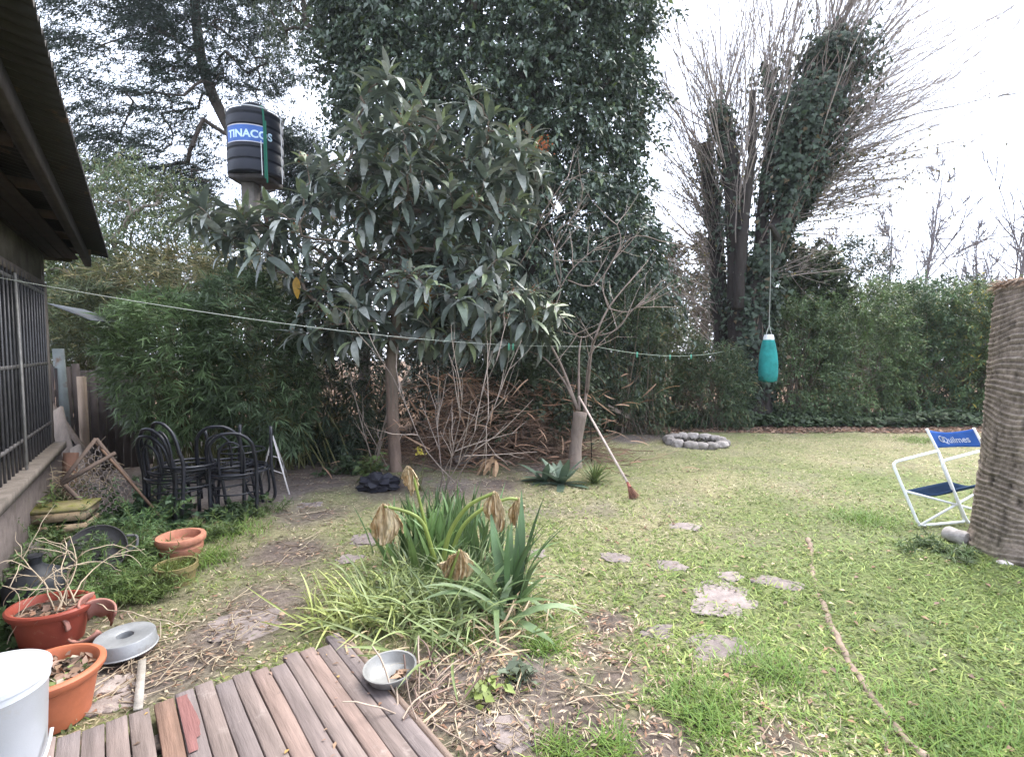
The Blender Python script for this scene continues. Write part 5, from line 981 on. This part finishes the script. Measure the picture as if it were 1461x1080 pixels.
for i, (ln_, px) in enumerate([(L1, 726), (L1, 732), (L2, 909), (L2, 956), (L2, 986)]):
    q = np.array(ln_); pxs = CX + F * q[:, 0] / (q[:, 1] * cp - (q[:, 2] - CH) * sp_); k = int(np.argmin(abs(pxs - px))); k2 = k + 1 if pxs[k] < px else k - 1; k2 = min(max(k2, 0), len(q) - 1); f = (px - pxs[k]) / (pxs[k2] - pxs[k] + 1e-6); p = q[k] + (q[k2] - q[k]) * f
    if mk is None:
        mk = thing('clothes_peg', p, pegl[0], 'clothes peg', 'pegs on the clothes line'); cg = V(.12, .42, .3)
        for s_ in (-1, 1): g = Geo(); g.beam(p + V(s_ * .004, 0, .02), p + V(s_ * .008, 0, -.06), .012, .007, cg, (1, 0, 0)); g.build('prong', M['plast'] if False else M['bag'], mk, False)
        g = Geo(); g.tube([p + V(-.012, .008, -.012), p + V(0, .01, -.01), p + V(.012, .008, -.012)], .002, 5, V(.4, .4, .4)); g.build('spring', M['alu'], mk)
    else:
        c = copy_tree(mk); c.location = p; c['label'] = pegl[i]; c['_b'] = [float(x) for x in p]

# ------------------------------------------------------------------ stacked metal chairs
def chair_parts(t):
    B = V(.018, .019, .026); b = V(*t['_b']); o = lambda x, y, z: b + V(x, y, z)
    circ = lambda rr_, z, n=20, sx=1.: [o(rr_ * sx * math.cos(a), rr_ * math.sin(a), z) for a in np.linspace(0, 2 * PI, n, endpoint=False)]
    g = Geo(); g.tube(circ(.205, .45), .0125, 8, B, closed=True, sm=2); g.tube(circ(.19, .415), .009, 8, B, closed=True, sm=2); g.build('seat_ring', M['blackmetal'], t)
    g = Geo(); g.tube([o(-.17, -.15, .0), o(-.175, -.14, .44), o(-.17, -.17, .62), o(-.15, -.2, .78), o(-.08, -.225, .87), o(0, -.23, .89), o(.08, -.225, .87), o(.15, -.2, .78), o(.17, -.17, .62), o(.175, -.14, .44), o(.17, -.15, .0)], .0145, 9, B, True, 4); g.build('back_arch', M['blackmetal'], t)
    g = Geo(); g.tube([o(-.09, -.18, .45), o(-.095, -.19, .6), o(-.075, -.21, .74), o(0, -.22, .80), o(.075, -.21, .74), o(.095, -.19, .6), o(.09, -.18, .45)], .010, 8, B, True, 4); g.build('inner_arch', M['blackmetal'], t)
    for s_ in (-1, 1): g = Geo(); g.tube([o(s_ * .14, .15, .44), o(s_ * .165, .175, .25), o(s_ * .18, .2, 0)], .0135, 8, B, True, 4); g.build('leg', M['blackmetal'], t)
    g = Geo(); g.tube(circ(.175, .24), .0085, 8, B, closed=True, sm=2); g.build('brace_ring', M['blackmetal'], t)
cl_ = ['upright black tube chair at the bottom of the first stack', 'black tube chair nested on the first chair', 'black tube chair on top of the first stack, arch leaning back', 'upright black tube chair of the second stack, beside the white trellis', 'black tube chair turned upside down on the second stack', 'black tube chair squeezed in between the two stacks']
cs = [(250, 740, 0, -.35, 0, 0), (255, 740, .06, -.42, 0, .0), (268, 742, .11, -.5, 0, -.03), (336, 732, 0, .35, 0, 0), (346, 729, .78, -.3, PI, 0), (322, 728, .05, .25, 0, 0)]
c0_ = None
for i, (px, py, dz, rz, rx, tl) in enumerate(cs):
    p = G(px, py) + V(0, .03, dz)
    if c0_ is None: c0_ = thing('metal_chair', (0, 0, 0), cl_[0], 'chair', 'stacked black metal chairs'); chair_parts(c0_); c = c0_
    else: c = copy_tree(c0_)
    c['label'] = cl_[i]; c.location = p; c.scale = (1.08, 1.08, .87); c.rotation_euler = (rx + tl, 0, rz)
# white A-shaped metal trellis
ap = P(389, 622, 4.35 * KD); f1 = G(413, 706); f2 = G(371, 690); f3 = G(404, 684); f3[1] += .12; t = thing('metal_trellis', (f1[0], f1[1], 0), 'peeling white A shaped metal plant stand beside the stacked chairs', 'plant stand'); WP = V(.62, .58, .55)
for f_ in (f1, f2, f3): g = Geo(); g.tube([f_, (f_ + ap) / 2, ap], .0085, 7, WP); g.build('leg', M['whitemetal'], t)
mix = lambda a, e, u: a * (1 - u) + e * u
g = Geo(); 
for u in (.35, .62): g.tube([mix(f1, ap, u), mix(f2, ap, u)], .006, 6, WP); g.tube([mix(f1, ap, u), mix(f3, ap, u)], .006, 6, WP)
g.build('rung', M['whitemetal'], t)

# ------------------------------------------------------------------ pots and bits beside the deck
def potprof(R0, R1, h, th=.012, lip=.018, lh=.04): return [(0, 0), (R0, 0), (R0 + (R1 - R0) * .5, h * .5), (R1 - .008, h - lh), (R1 + lip * .3, h - lh), (R1 + lip, h - lh * .5), (R1 + lip, h - .008), (R1 + lip * .5, h), (R1 - th * .3, h), (R1 - th, h - .01), (R1 - th - .01, h * .78), (R0 * .9, h * .75)]
def soil_disc(g, c, R, col, sx=1., sy=1., rot=0.): g.lathe(c, [(R, 0), (R * .7, .012), (R * .35, .006), (0, .015)], 28, col, sx, sy, wob=lambda a, z: 1 + .03 * np.sin(a * 5), rot=rot)
def pot_litter(c, R, n, seed, cols=BR):
    r = rg(seed); a = r.random(n) * 6.28; q = R * np.sqrt(r.random(n)); g = Geo(); g.inst(T_LEAF, np.asarray(c) + np.stack([q * np.cos(a), q * np.sin(a), .02 + .02 * r.random(n)], -1), r.normal(0, 1, (n, 3)) * V(1, 1, .2), V(0, 0, 1) + r.normal(0, .5, (n, 3)), .05 * (.5 + r.random(n)), .025, np.array(cols)[r.integers(0, len(cols), n)]); return g
OR = V(.42, .13, .065)
c = G(70, 952, .215) * V(1, 1, 0); t = thing('plant_pot', c, 'orange plastic flower pot full of dead leaves between bucket and ring pan', 'flower pot'); g = Geo(); g.lathe(c, potprof(.125, .165, .215), 56, OR); g.build('pot', M['plast'], t); g = Geo(); soil_disc(g, c + V(0, 0, .165), .155, V(.09, .07, .055)); g.build('soil', M['soil'], t); g = pot_litter(c + V(0, 0, .16), .15, 130, 400, BR + [(.4, .34, .28), (.2, .25, .1)]); g.build('leaves', M['dry'], t)
c = G(72, 858, .2) * V(1, 1, 0); t = thing('oval_planter', c, 'dark red oval planter with dry soil and bare twigs', 'flower pot'); g = Geo(); g.lathe(c, potprof(.14, .178, .19), 56, V(.27, .055, .035), 1.0, .8); g.build('pot', M['plast'], t); g = Geo(); soil_disc(g, c + V(0, 0, .15), .165, V(.10, .08, .065), 1, .8); g.build('soil', M['soil'], t); g = pot_litter(c + V(0, 0, .14), .15, 60, 401); g.build('leaves', M['dry'], t)
r = rg(402); t = thing('dry_plant', c + V(.05, .02, .16), 'dead curly pale stems growing out of the oval planter', 'plant'); b = V(*t['_b']); g = Geo(); st = np.tile(b, (9, 1)) + r.normal(0, .03, (9, 3)) * V(1, 1, 0); p1 = shoots(st, np.stack([r.normal(-.1, .6, 9), r.normal(.2, .5, 9), np.ones(9)], -1), .28 + .3 * r.random(9), r, 12, -.9, .05); g.tubes(p1, np.linspace(.0042, .0016, 12)[None] * np.ones((9, 1)), 5, V(.42, .34, .25))
st, d, tt, k = children_of(p1, 4, r, .3, .8); p2 = shoots(st, d, .12 + .2 * r.random(len(st)), r, 9, -1.2, .06); g.tubes(p2, np.linspace(.003, .0012, 9)[None] * np.ones((len(p2), 1)), 4, V(.45, .37, .28)); g.build('stems', M['twig'], t)
# broken terracotta pot shards
cb = G(116, 902, .05) * V(1, 1, 0)
t = thing('broken_pot', cb, 'broken pinkish clay pot lying in pieces behind the orange pot', 'flower pot')
for i, (dx, dy, dz, rx, ry, rz, a0_, a1_, R) in enumerate([(.06, .02, .05, .5, .2, .3, 0, 2.4, .11), (-.07, .0, .02, 1.2, .3, 1.5, 0, 1.8, .12), (.02, .06, .07, .2, -.5, 2.6, 0, 1.6, .11), (-.12, -.02, .03, 1.4, 0, .2, 0, 1.2, .12), (.09, -.04, .03, -.4, .6, 4.2, 0, 2., .1)]):
    mt = Matrix.Rotation(rz, 3, 'Z') @ Matrix.Rotation(rx, 3, 'X') @ Matrix.Rotation(ry, 3, 'Y'); g = Geo(); v = []
    for a in np.linspace(a0_, a1_, 14):
        for j, (rr_, z) in enumerate([(R * .62, -.045), (R * .7, 0), (R * .76, .035), (R * .8, .04), (R * .8, .065)]): v.append(cb + V(dx, dy, dz + .05) + np.array(mt @ Vector((rr_ * math.cos(a), rr_ * math.sin(a), z + .012 * math.sin(a * 7) * (j == 0)))))
    v = np.array(v); v[:, 2] = np.maximum(v[:, 2], .004); g.grid(v, 14, 5, V(.33, .16, .13)); o = g.build('shard', M['terra'], t); o.modifiers.new('t', 'SOLIDIFY').thickness = .01
# white bucket with lid
c = G(-20, 975, .37) * V(1, 1, 0); t = thing('bucket', c, 'white plastic bucket with closed lid beside the orange pot', 'bucket'); WB = V(.54, .57, .61)
g = Geo(); g.lathe(c, [(0, 0), (.135, 0), (.14, .01), (.158, .34), (.163, .345), (.163, .375), (.158, .38)], 64, WB); g.build('body', M['white'], t)
g = Geo(); g.lathe(c, [(.157, .37), (.168, .372), (.168, .39), (.162, .394), (.156, .391), (.12, .391), (.117, .394), (.113, .391), (0, .3915)], 64, WB); g.build('lid', M['white'], t)
g = Geo(); hs = [c + V(.165 * math.cos(a), .165 * math.sin(a), .16 - .13 * math.sin((a + 1.3) / 1.75 * PI)) for a in np.linspace(-1.3, .45, 16)]; g.tube(hs, .006, 7, V(.62, .62, .62)); 
for k in range(3): g.tube([c + V(.168, -.03 + .02 * k, .12 - .03 * k), c + V(.205, .0, .09 - .02 * k), c + V(.195, .03, .05 - .015 * k), c + V(.165, .035, .08 - .02 * k)], .005, 7, V(.6, .6, .58), True, 5)
g.build('handle', M['white'], t)
# ring cake pan
c = G(178, 904, .1); c[2] = .03; PANC = c.copy(); g = Geo(); g.lathe(c, [(.11, .0), (.136, .0), (.138, .004), (.133, .008), (.126, .062), (.122, .067), (.042, .067), (.037, .063), (.032, .006), (0, .006)], 56, V(.30, .31, .325)); tag(g.build('cake_pan', M['alu'], None, True, c), 'dull aluminium ring cake pan lying upside down on a brick', 'cake pan')
g = Geo(); g.box(PANC * V(1, 1, 0) + V(0, .02, .013), (unit(V(1, .2, 0)), unit(V(-.2, 1, 0)), Zv), (.11, .06, .016), V(.33, .24, .2)); tag(g.build('brick', M['stone'], None, False, PANC), 'flat broken brick under the ring cake pan', 'brick')
a = G(203, 942, .02); e = G(197, 1012, .05); plank(a, e, .032, .012, 'pale flaking lath running from the ring pan to the deck', (.34, .31, .28))
for i, (x_, y_, s_) in enumerate([(160, 975, .12), (175, 1000, .1), (150, 1005, .09)]): q = G(x_, y_); rock('stone_slab', q + V(0, 0, -.01), (s_, s_ * .6, .03), V(.32, .27, .25) * (1 - .1 * i), 80 + i, ['flat stone slab between the orange pot and the pale lath', 'second stone slab by the deck boards', 'small stone slab touching the orange pot'][i], 'stone', None, .3 * i, 3, .25, .55)
# terracotta bowl planter
c = G(258, 768, .15) * V(1, 1, 0); t = thing('terracotta_planter', c, 'low round terracotta planter with thick rim standing on the grass', 'flower pot'); g = Geo(); TC = V(.43, .185, .12)
g.lathe(c, [(0, 0), (.1, 0), (.115, .02), (.138, .075), (.14, .1), (.126, .115), (.126, .122), (.152, .13), (.158, .142), (.158, .165), (.152, .175), (.126, .175), (.118, .16), (.108, .12), (0, .115)], 64, TC, wob=lambda a, z: 1 + .012 * np.sin(a * 22) * ((z > .015) & (z < .1))); g.build('pot', M['terra'], t)
g = Geo(); soil_disc(g, c + V(0, 0, .118), .108, V(.3, .15, .1)); g.build('soil', M['terra'], t)
c = G(237, 840) + V(0, .1, -.02); t = thing('mossy_pot', c, 'old clay pot overgrown with green moss in front of the terracotta planter', 'flower pot'); g = Geo(); g.lathe(c, [(0, 0), (.1, 0), (.115, .1), (.125, .105), (.125, .14), (.112, .14), (.1, .09), (0, .085)], 40, V(.2, .16, .07)); g.build('pot', M['terra'], t)
r = rg(405); n = 900; a = r.random(n) * 6.28; q = .12 * np.sqrt(r.random(n)); g = Geo(); g.inst(T_BLADE, c + np.stack([q * np.cos(a), q * np.sin(a), .1 + .03 * r.random(n)], -1), r.normal(0, 1, (n, 3)) * V(1, 1, .3) + V(0, 0, .8), r.normal(0, 1, (n, 3)), .035, .003, V(.13, .17, .04) * (.6 + .8 * r.random((n, 1)))); g.build('moss', M['grass'], t)
# round dark tray leaning, dark jug, mossy crate
c = G(93, 838) + V(0, .25, .13); ax_ = unit(V(.45, -.75, .5)); fm = np.array([unit(np.cross(Zv, ax_)), np.cross(ax_, unit(np.cross(Zv, ax_))), ax_]); t = thing('round_tray', c, 'big dark grey round basin lid leaning among the weeds', 'basin'); g = Geo(); g.lathe(c, [(0, 0), (.13, .0), (.155, .01), (.17, .03), (.176, .03), (.176, .02), (.16, -.006), (0, -.014)], 48, V(.075, .07, .072), fr=fm); g.build('disc', M['plast'] if False else M['rope'], t)
g = Geo(); hc = c + fm[0] * .165 + V(0, 0, .03); g.tube([hc + fm[0] * .0 + fm[1] * .05, hc + fm[0] * .05 + fm[1] * .04, hc + fm[0] * .06, hc + fm[0] * .05 - fm[1] * .04, hc - fm[1] * .05], .009, 7, V(.12, .12, .125), True, 4); g.build('handle', M['rope'], t)
c = G(18, 885) + V(0, .15, 0); g = Geo(); g.lathe(c, [(0, 0), (.13, 0), (.15, .04), (.15, .15), (.12, .2), (.05, .24), (.03, .26), (.03, .3), (.04, .305), (.03, .315), (0, .315)], 36, V(.028, .03, .036)); tag(g.build('jug', M['tank'], None, True, c), 'dark plastic jug standing behind the oval planter', 'jug')
c = P(84, 735, 3.1 * KD); c[2] = 0; t = thing('wooden_crate', c, 'old wooden crate with yellow moss under the leaning trellis', 'crate'); g = Geo(); r = rg(406); ax3 = (unit(V(.9, .35, 0)), unit(V(-.35, .9, 0)), Zv)
for z, w_ in ((.06, .03), (.15, .03), (.24, .032)):
    for s_ in (-1, 1): g.box(c + ax3[1] * s_ * .12 + Zv * z, ax3, (.21, .01, w_), V(.27, .2, .13) * r.uniform(.7, 1.2)); g.box(c + ax3[0] * s_ * .2 + Zv * z, ax3, (.01, .109, w_), V(.25, .19, .13))
g.build('slats', M['wood'], t, False); g = Geo(); g.box(c + Zv * .29, ax3, (.225, .14, .012), V(.2, .17, .09)); g.build("top", mat('mossy_wood', .9, .15, nscale=9, namt=.4, bump=.5, spots=[((.17, .17, .045), 6, .45)]), t, False)
c = P(30, 790, 2.75 * KD); c[2] = 0; rock('stone', c + V(0, .1, .03), (.16, .1, .1), (.16, .14, .13), 90, 'rough dark stone against the foot of the house wall')
# ferny weeds and ivy round the pots
def fern(c, n, R, h, col, label, seed, tm=T_DIA, L=.045, W=.006, name='fern', cat='plant', nl=70, m='leaf'):
    r = rg(seed); t = thing(name, c, label, cat); g = Geo(); gs = Geo(); a = r.random(n) * 6.28; d = np.stack([np.cos(a) * (.3 + .8 * r.random(n)), np.sin(a) * (.3 + .8 * r.random(n)), .6 + .7 * r.random(n)], -1); p = shoots(np.tile(np.asarray(c, float), (n, 1)) + r.normal(0, R * .35, (n, 3)) * V(1, 1, 0), d, h * (.6 + .7 * r.random(n)), r, 9, -1.0, .03)
    p[:, :, 2] = np.maximum(p[:, :, 2], .01); gs.tubes(p, np.linspace(.0025, .001, 9)[None] * np.ones((n, 1)), 4, V(.12, .16, .05)); gs.build('stems', M['twig'], t)
    k = np.repeat(np.arange(n), nl); f = r.random(n * nl) * .99 * 8; i = f.astype(int); u = (f - i)[:, None]; q = p[k, i] * (1 - u) + p[k, i + 1] * u; g.inst(tm, q, r.normal(0, 1, q.shape) * V(1, 1, .7) + V(0, 0, .1), V(0, 0, 1) + r.normal(0, .5, q.shape), L * (.6 + .8 * r.random(len(q))), W, np.asarray(col) * np.repeat(.7 + .6 * r.random(n), nl)[:, None] * (.7 + .6 * r.random((len(q), 1)))); g.build('leaves', M[m], t)
fern(G(180, 790), 44, .25, .45, (.085, .155, .055), 'feathery green asparagus fern beside the terracotta planter', 410)
fern(G(165, 850), 40, .22, .38, (.10, .165, .05), 'feathery green fern right behind the oval planter', 411)
fern(G(215, 850), 30, .2, .25, (.12, .17, .05), 'low feathery weed in front of the mossy pot', 412)
fern(G(60, 790), 26, .2, .4, (.11, .15, .05), 'yellow green weeds against the house plinth', 413, T_LEAF, .05, .02)
fern(G(130, 770), 26, .25, .35, (.08, .13, .055), 'leafy green weed at the foot of the trellis panel', 414, T_LEAF, .06, .025, nl=40)
fern(G(230, 745), 30, .3, .3, (.06, .105, .05), 'dark ivy weed around the feet of the stacked chairs', 415, T_IVY, .055, .055, nl=26)
fern(G(330, 742), 20, .25, .22, (.07, .11, .05), 'low ivy weed under the second chair stack', 416, T_IVY, .05, .05, nl=26)
fern(G(12, 905), 18, .14, .25, (.07, .12, .045), 'small ivy plant growing beside the white bucket', 417, T_IVY, .055, .05, nl=20)
fern(G(215, 800), 24, .15, .2, (.14, .2, .07), 'bright green broad leaved weed beside the terracotta planter', 418, T_LEAF, .06, .03, nl=24)
fern(G(295, 770), 30, .25, .2, (.11, .16, .05), 'tufty green weed right of the terracotta planter', 419, T_BLADE, .07, .008, nl=40)
fern(G(90, 890) + V(0, .1, 0), 9, .06, .3, (.1, .17, .06), 'sprouting green weed among the broken clay pot', 420, T_LEAF, .06, .035, nl=10)
fern(G(1350, 790), 26, .3, .14, (.09, .13, .05), 'low weeds at the foot of the palm trunk and chair', 421, T_BLADE, .06, .008, nl=40)

fern(G(30, 850), 30, .2, .35, (.09, .14, .055), 'leafy weeds crowding between the dark jug and the wall', 422, T_LEAF, .05, .022, nl=40)
fern(G(110, 815), 34, .22, .42, (.085, .14, .055), 'feathery weed growing over the dark round basin lid', 423)
fern(G(75, 740), 24, .2, .4, (.10, .135, .05), 'yellowish weeds hanging over the mossy crate', 424, T_LEAF, .045, .018, nl=40)
fern(G(190, 735), 36, .3, .4, (.075, .125, .055), 'dense green weeds under the leaning brown stick', 425, T_LEAF, .06, .022, nl=40)
fern(G(245, 800), 22, .16, .18, (.12, .17, .06), 'short grassy weed between terracotta planter and mossy pot', 426, T_BLADE, .07, .007, nl=40)
fern(G(370, 735), 20, .25, .16, (.12, .165, .06), 'low grassy weeds in front of the white plant stand', 427, T_BLADE, .06, .007, nl=40)
fern(G(500, 675), 22, .3, .3, (.06, .09, .045), 'dark leafy weeds in the shade left of the loquat trunk', 428, T_LEAF, .07, .04, nl=26)
r = rg(429); n = 240; b0 = G(95, 735); st = b0 + np.stack([r.normal(0, .22, n), r.normal(0, .2, n), .05 + .4 * r.random(n)], -1); p = shoots(st, np.stack([r.normal(0, .8, n), r.normal(-.2, .6, n), r.normal(.1, .5, n)], -1), .15 + .3 * r.random(n), r, 8, -1., .05); p[:, :, 2] = np.maximum(p[:, :, 2], .01)
g = Geo(); g.tubes(p, .0012 + .0016 * r.random((n, 1)), 4, np.array([(.36, .28, .19), (.28, .21, .15), (.45, .37, .25)])[r.integers(0, 3, n)]); tag(stuff(g.build('dry_stalks', M['twig'])), 'dead curly straw and stems tangled round the crate and trellis', 'stalks')
# ------------------------------------------------------------------ wooden deck
DZ = .07; K = DK_K.copy(); E = DK_E; Fv = DK_F; t = thing('wooden_deck', (K[0] + .4, K[1] - .9, 0), 'weathered wooden deck of narrow boards in the corner of the garden', 'deck'); r = rg(430); g = Geo(); pw = .0705
tones = [V(.20, .155, .142), V(.175, .14, .132), V(.21, .165, .152), V(.21, .152, .132), V(.16, .132, .128), V(.19, .15, .137)]
for i in range(16):
    f0 = -pw * (i + 1) + .004; f1_ = -pw * i; e0 = -4.; e1 = .02 * r.normal() - .02; 
    if i > 10: e1 -= .01
    if i > 10: f0 -= .012; f1_ -= .012
    if i in (11,): pass
    dzb = r.normal(0, .0016); cl2 = tones[int(r.integers(0, 6))] * r.uniform(.88, 1.1)
    if i == 10: cl2 = V(.20, .125, .095)
    c_ = K + E * (e0 + e1) / 2 + Fv * (f0 + f1_) / 2; c_[2] = DZ - .0125 + dzb; w_ = (f1_ - f0) / 2; nn_ = 30
    ev = np.linspace(e0, e1, nn_); v = []
    for e_ in ev:
        wv = .0012 * math.sin(e_ * 9 + i); b0 = K + E * e_; b0[2] = DZ + dzb + .001 * math.sin(e_ * 5 + i * 2)
        v += [b0 + Fv * (f0 + wv) + V(0, 0, -.024), b0 + Fv * (f0 + wv) + V(0, 0, -.003), b0 + Fv * (f0 + .003 + wv), b0 + Fv * (f1_ - .003 + wv), b0 + Fv * (f1_ + wv) + V(0, 0, -.003), b0 + Fv * (f1_ + wv) + V(0, 0, -.024)]
    nu = len(ev); g.grid(np.array(v), nu, 6, cl2 * 1.0); o_ = (nu - 1) * 6; g.l.append(np.arange(6) + g.k - 6); g.n.append(np.array([6]))
dk = g.build('boards', M['deck'], t, False)
# worn red paint left on one board
g = Geo(); n = 40; pts = []; i = 9; f0 = -pw * (i + 1) + .007; f1_ = -pw * i - .003
for e_ in np.linspace(-.03, -.40, n): b0 = K + E * e_; b0[2] = DZ + .0055; w_ = .35 + .65 * vnoise(np.array([e_ * 14.]), np.array([2.]), 7, 3, 1.)[0] * (1 if e_ > -.33 else .4); pts += [b0 + Fv * f0, b0 + Fv * (f0 + (f1_ - f0) * min(1, w_))]
g.grid(np.array(pts), n, 2, V(.20, .095, .09)); g.build('worn_paint', M['deck'], t, False)
g = Geo(); a = K + Fv * .012 + E * .0; g.box(K + Fv * .02 + E * -2.0 + V(0, 0, 0) * 1, (E, Fv, Zv), (1.95, .010, .03), V(.28, .21, .175)); o = g.build('edge_board', M['deck'], t, False)
for c__ in (o,): c__.location[2] += -.04
g = Geo()
for e_ in (-.2, -.9, -1.6): g.box(K + E * e_ + Fv * -.9 + V(0, 0, -.055), (Fv, E, Zv), (.88, .03, .028), V(.1, .08, .07))
g.build('joist', M['wood'], t, False)
# nails and debris on the deck
def deck_litter(n, seed):
    r = rg(seed); e_ = -1.3 * r.random(n) ** .8; f_ = -.02 - 1.2 * r.random(n) ** 1.5; x = K[0] + E[0] * e_ + Fv[0] * f_; y = K[1] + E[1] * e_ + Fv[1] * f_; th = r.random(n) * 6.28
    g = Geo(); g.inst(T_LEAF, np.stack([x, y, DZ + .004 + .004 * r.random(n)], -1), np.stack([np.cos(th), np.sin(th), .02 * r.random(n)], -1), V(0, 0, 1) + .3 * (r.random((n, 3)) - .5), .03 * (.3 + r.random(n)), .014 * (.3 + r.random(n)), np.array(BR + [(.4, .26, .1)])[r.integers(0, 6, n)]); return g
hz = bpy.data.meshes.new('haze'); bmz = bmesh.new(); bmesh.ops.create_cube(bmz, size=1); bmesh.ops.scale(bmz, vec=(150, 150, 21.), verts=bmz.verts); bmz.to_mesh(hz); bmz.free()
hm = bpy.data.materials.new('haze'); hm.use_nodes = True; hn = hm.node_tree.nodes; hn.remove(hn['Principled BSDF']); pv = hn.new('ShaderNodeVolumePrincipled'); pv.inputs['Color'].default_value = (.86, .91, 1, 1); pv.inputs['Density'].default_value = HAZE
hm.node_tree.links.new(pv.outputs[0], hn['Material Output'].inputs['Volume']); hz.materials.append(hm); ho = bpy.data.objects.new('haze', hz); COL.objects.link(ho); ho.location = (0, 0, 9.4); ho['kind'] = 'stuff'; ho['label'] = 'thin pale winter haze in the garden air'; ho['category'] = 'haze'
tag(stuff(deck_litter(90, 431).build('fallen_leaves', M['dry'])), 'few dry leaf crumbs lying on the wooden deck', 'fallen leaves')
q = K + E * -.32 + Fv * -.14; q[2] = DZ + .006
c = G(557, 957, .1); c[2] = .072; fm = np.array([unit(V(1, 0, .03)), unit(V(0, 1, .03)), unit(V(-.03, -.03, 1))]); t = thing('metal_bowl', c, 'shallow aluminium bowl with a dry leaf in it on the deck edge', 'bowl'); g = Geo()
g.lathe(c, [(0, 0), (.08, 0), (.092, .01), (.108, .046), (.115, .048), (.115, .052), (.107, .051), (.088, .014), (.078, .006), (0, .005)], 56, V(.28, .28, .275), fr=fm); g.build('bowl', M['alu'], t)
r = rg(432); g = Geo(); g.inst(T_LEAF, c + V(.045, -.01, .025) + r.normal(0, .012, (9, 3)) * V(1, 1, .6), r.normal(0, 1, (9, 3)) * V(1, 1, .2), V(0, 0, 1) + r.normal(0, .5, (9, 3)), .05, .03, V(.30, .2, .14) * (.7 + .6 * r.random((9, 1)))); tag(g.build('dry_leaf', M['dry'], None, True, c + V(.045, 0, .03)), 'curled dry brown leaf lying inside the metal bowl', 'leaf')
# cut dry stalks beside the bowl
g = Geo(); r = rg(433); n = 46; b0 = G(606, 1005); st = b0 + np.stack([r.normal(0, .07, n), r.normal(0, .12, n), .02 + .03 * r.random(n)], -1); p = shoots(st, np.stack([r.normal(.1, .6, n), r.normal(.3, .6, n), r.normal(.25, .35, n)], -1), .1 + .2 * r.random(n), r, 6, -.3, .03); p[:, :, 2] = np.maximum(p[:, :, 2], .012); g.tubes(p, .0016 + .003 * r.random((n, 1)), 4, np.array([(.28, .2, .16), (.2, .14, .12), (.38, .3, .24)])[r.integers(0, 3, n)]); tag(stuff(g.build('dry_stalks', M['twig'])), 'dry cut stalks tangled at the deck edge by the metal bowl', 'stalks')
for o in bpy.data.objects:
    if '_b' in o: del o['_b']
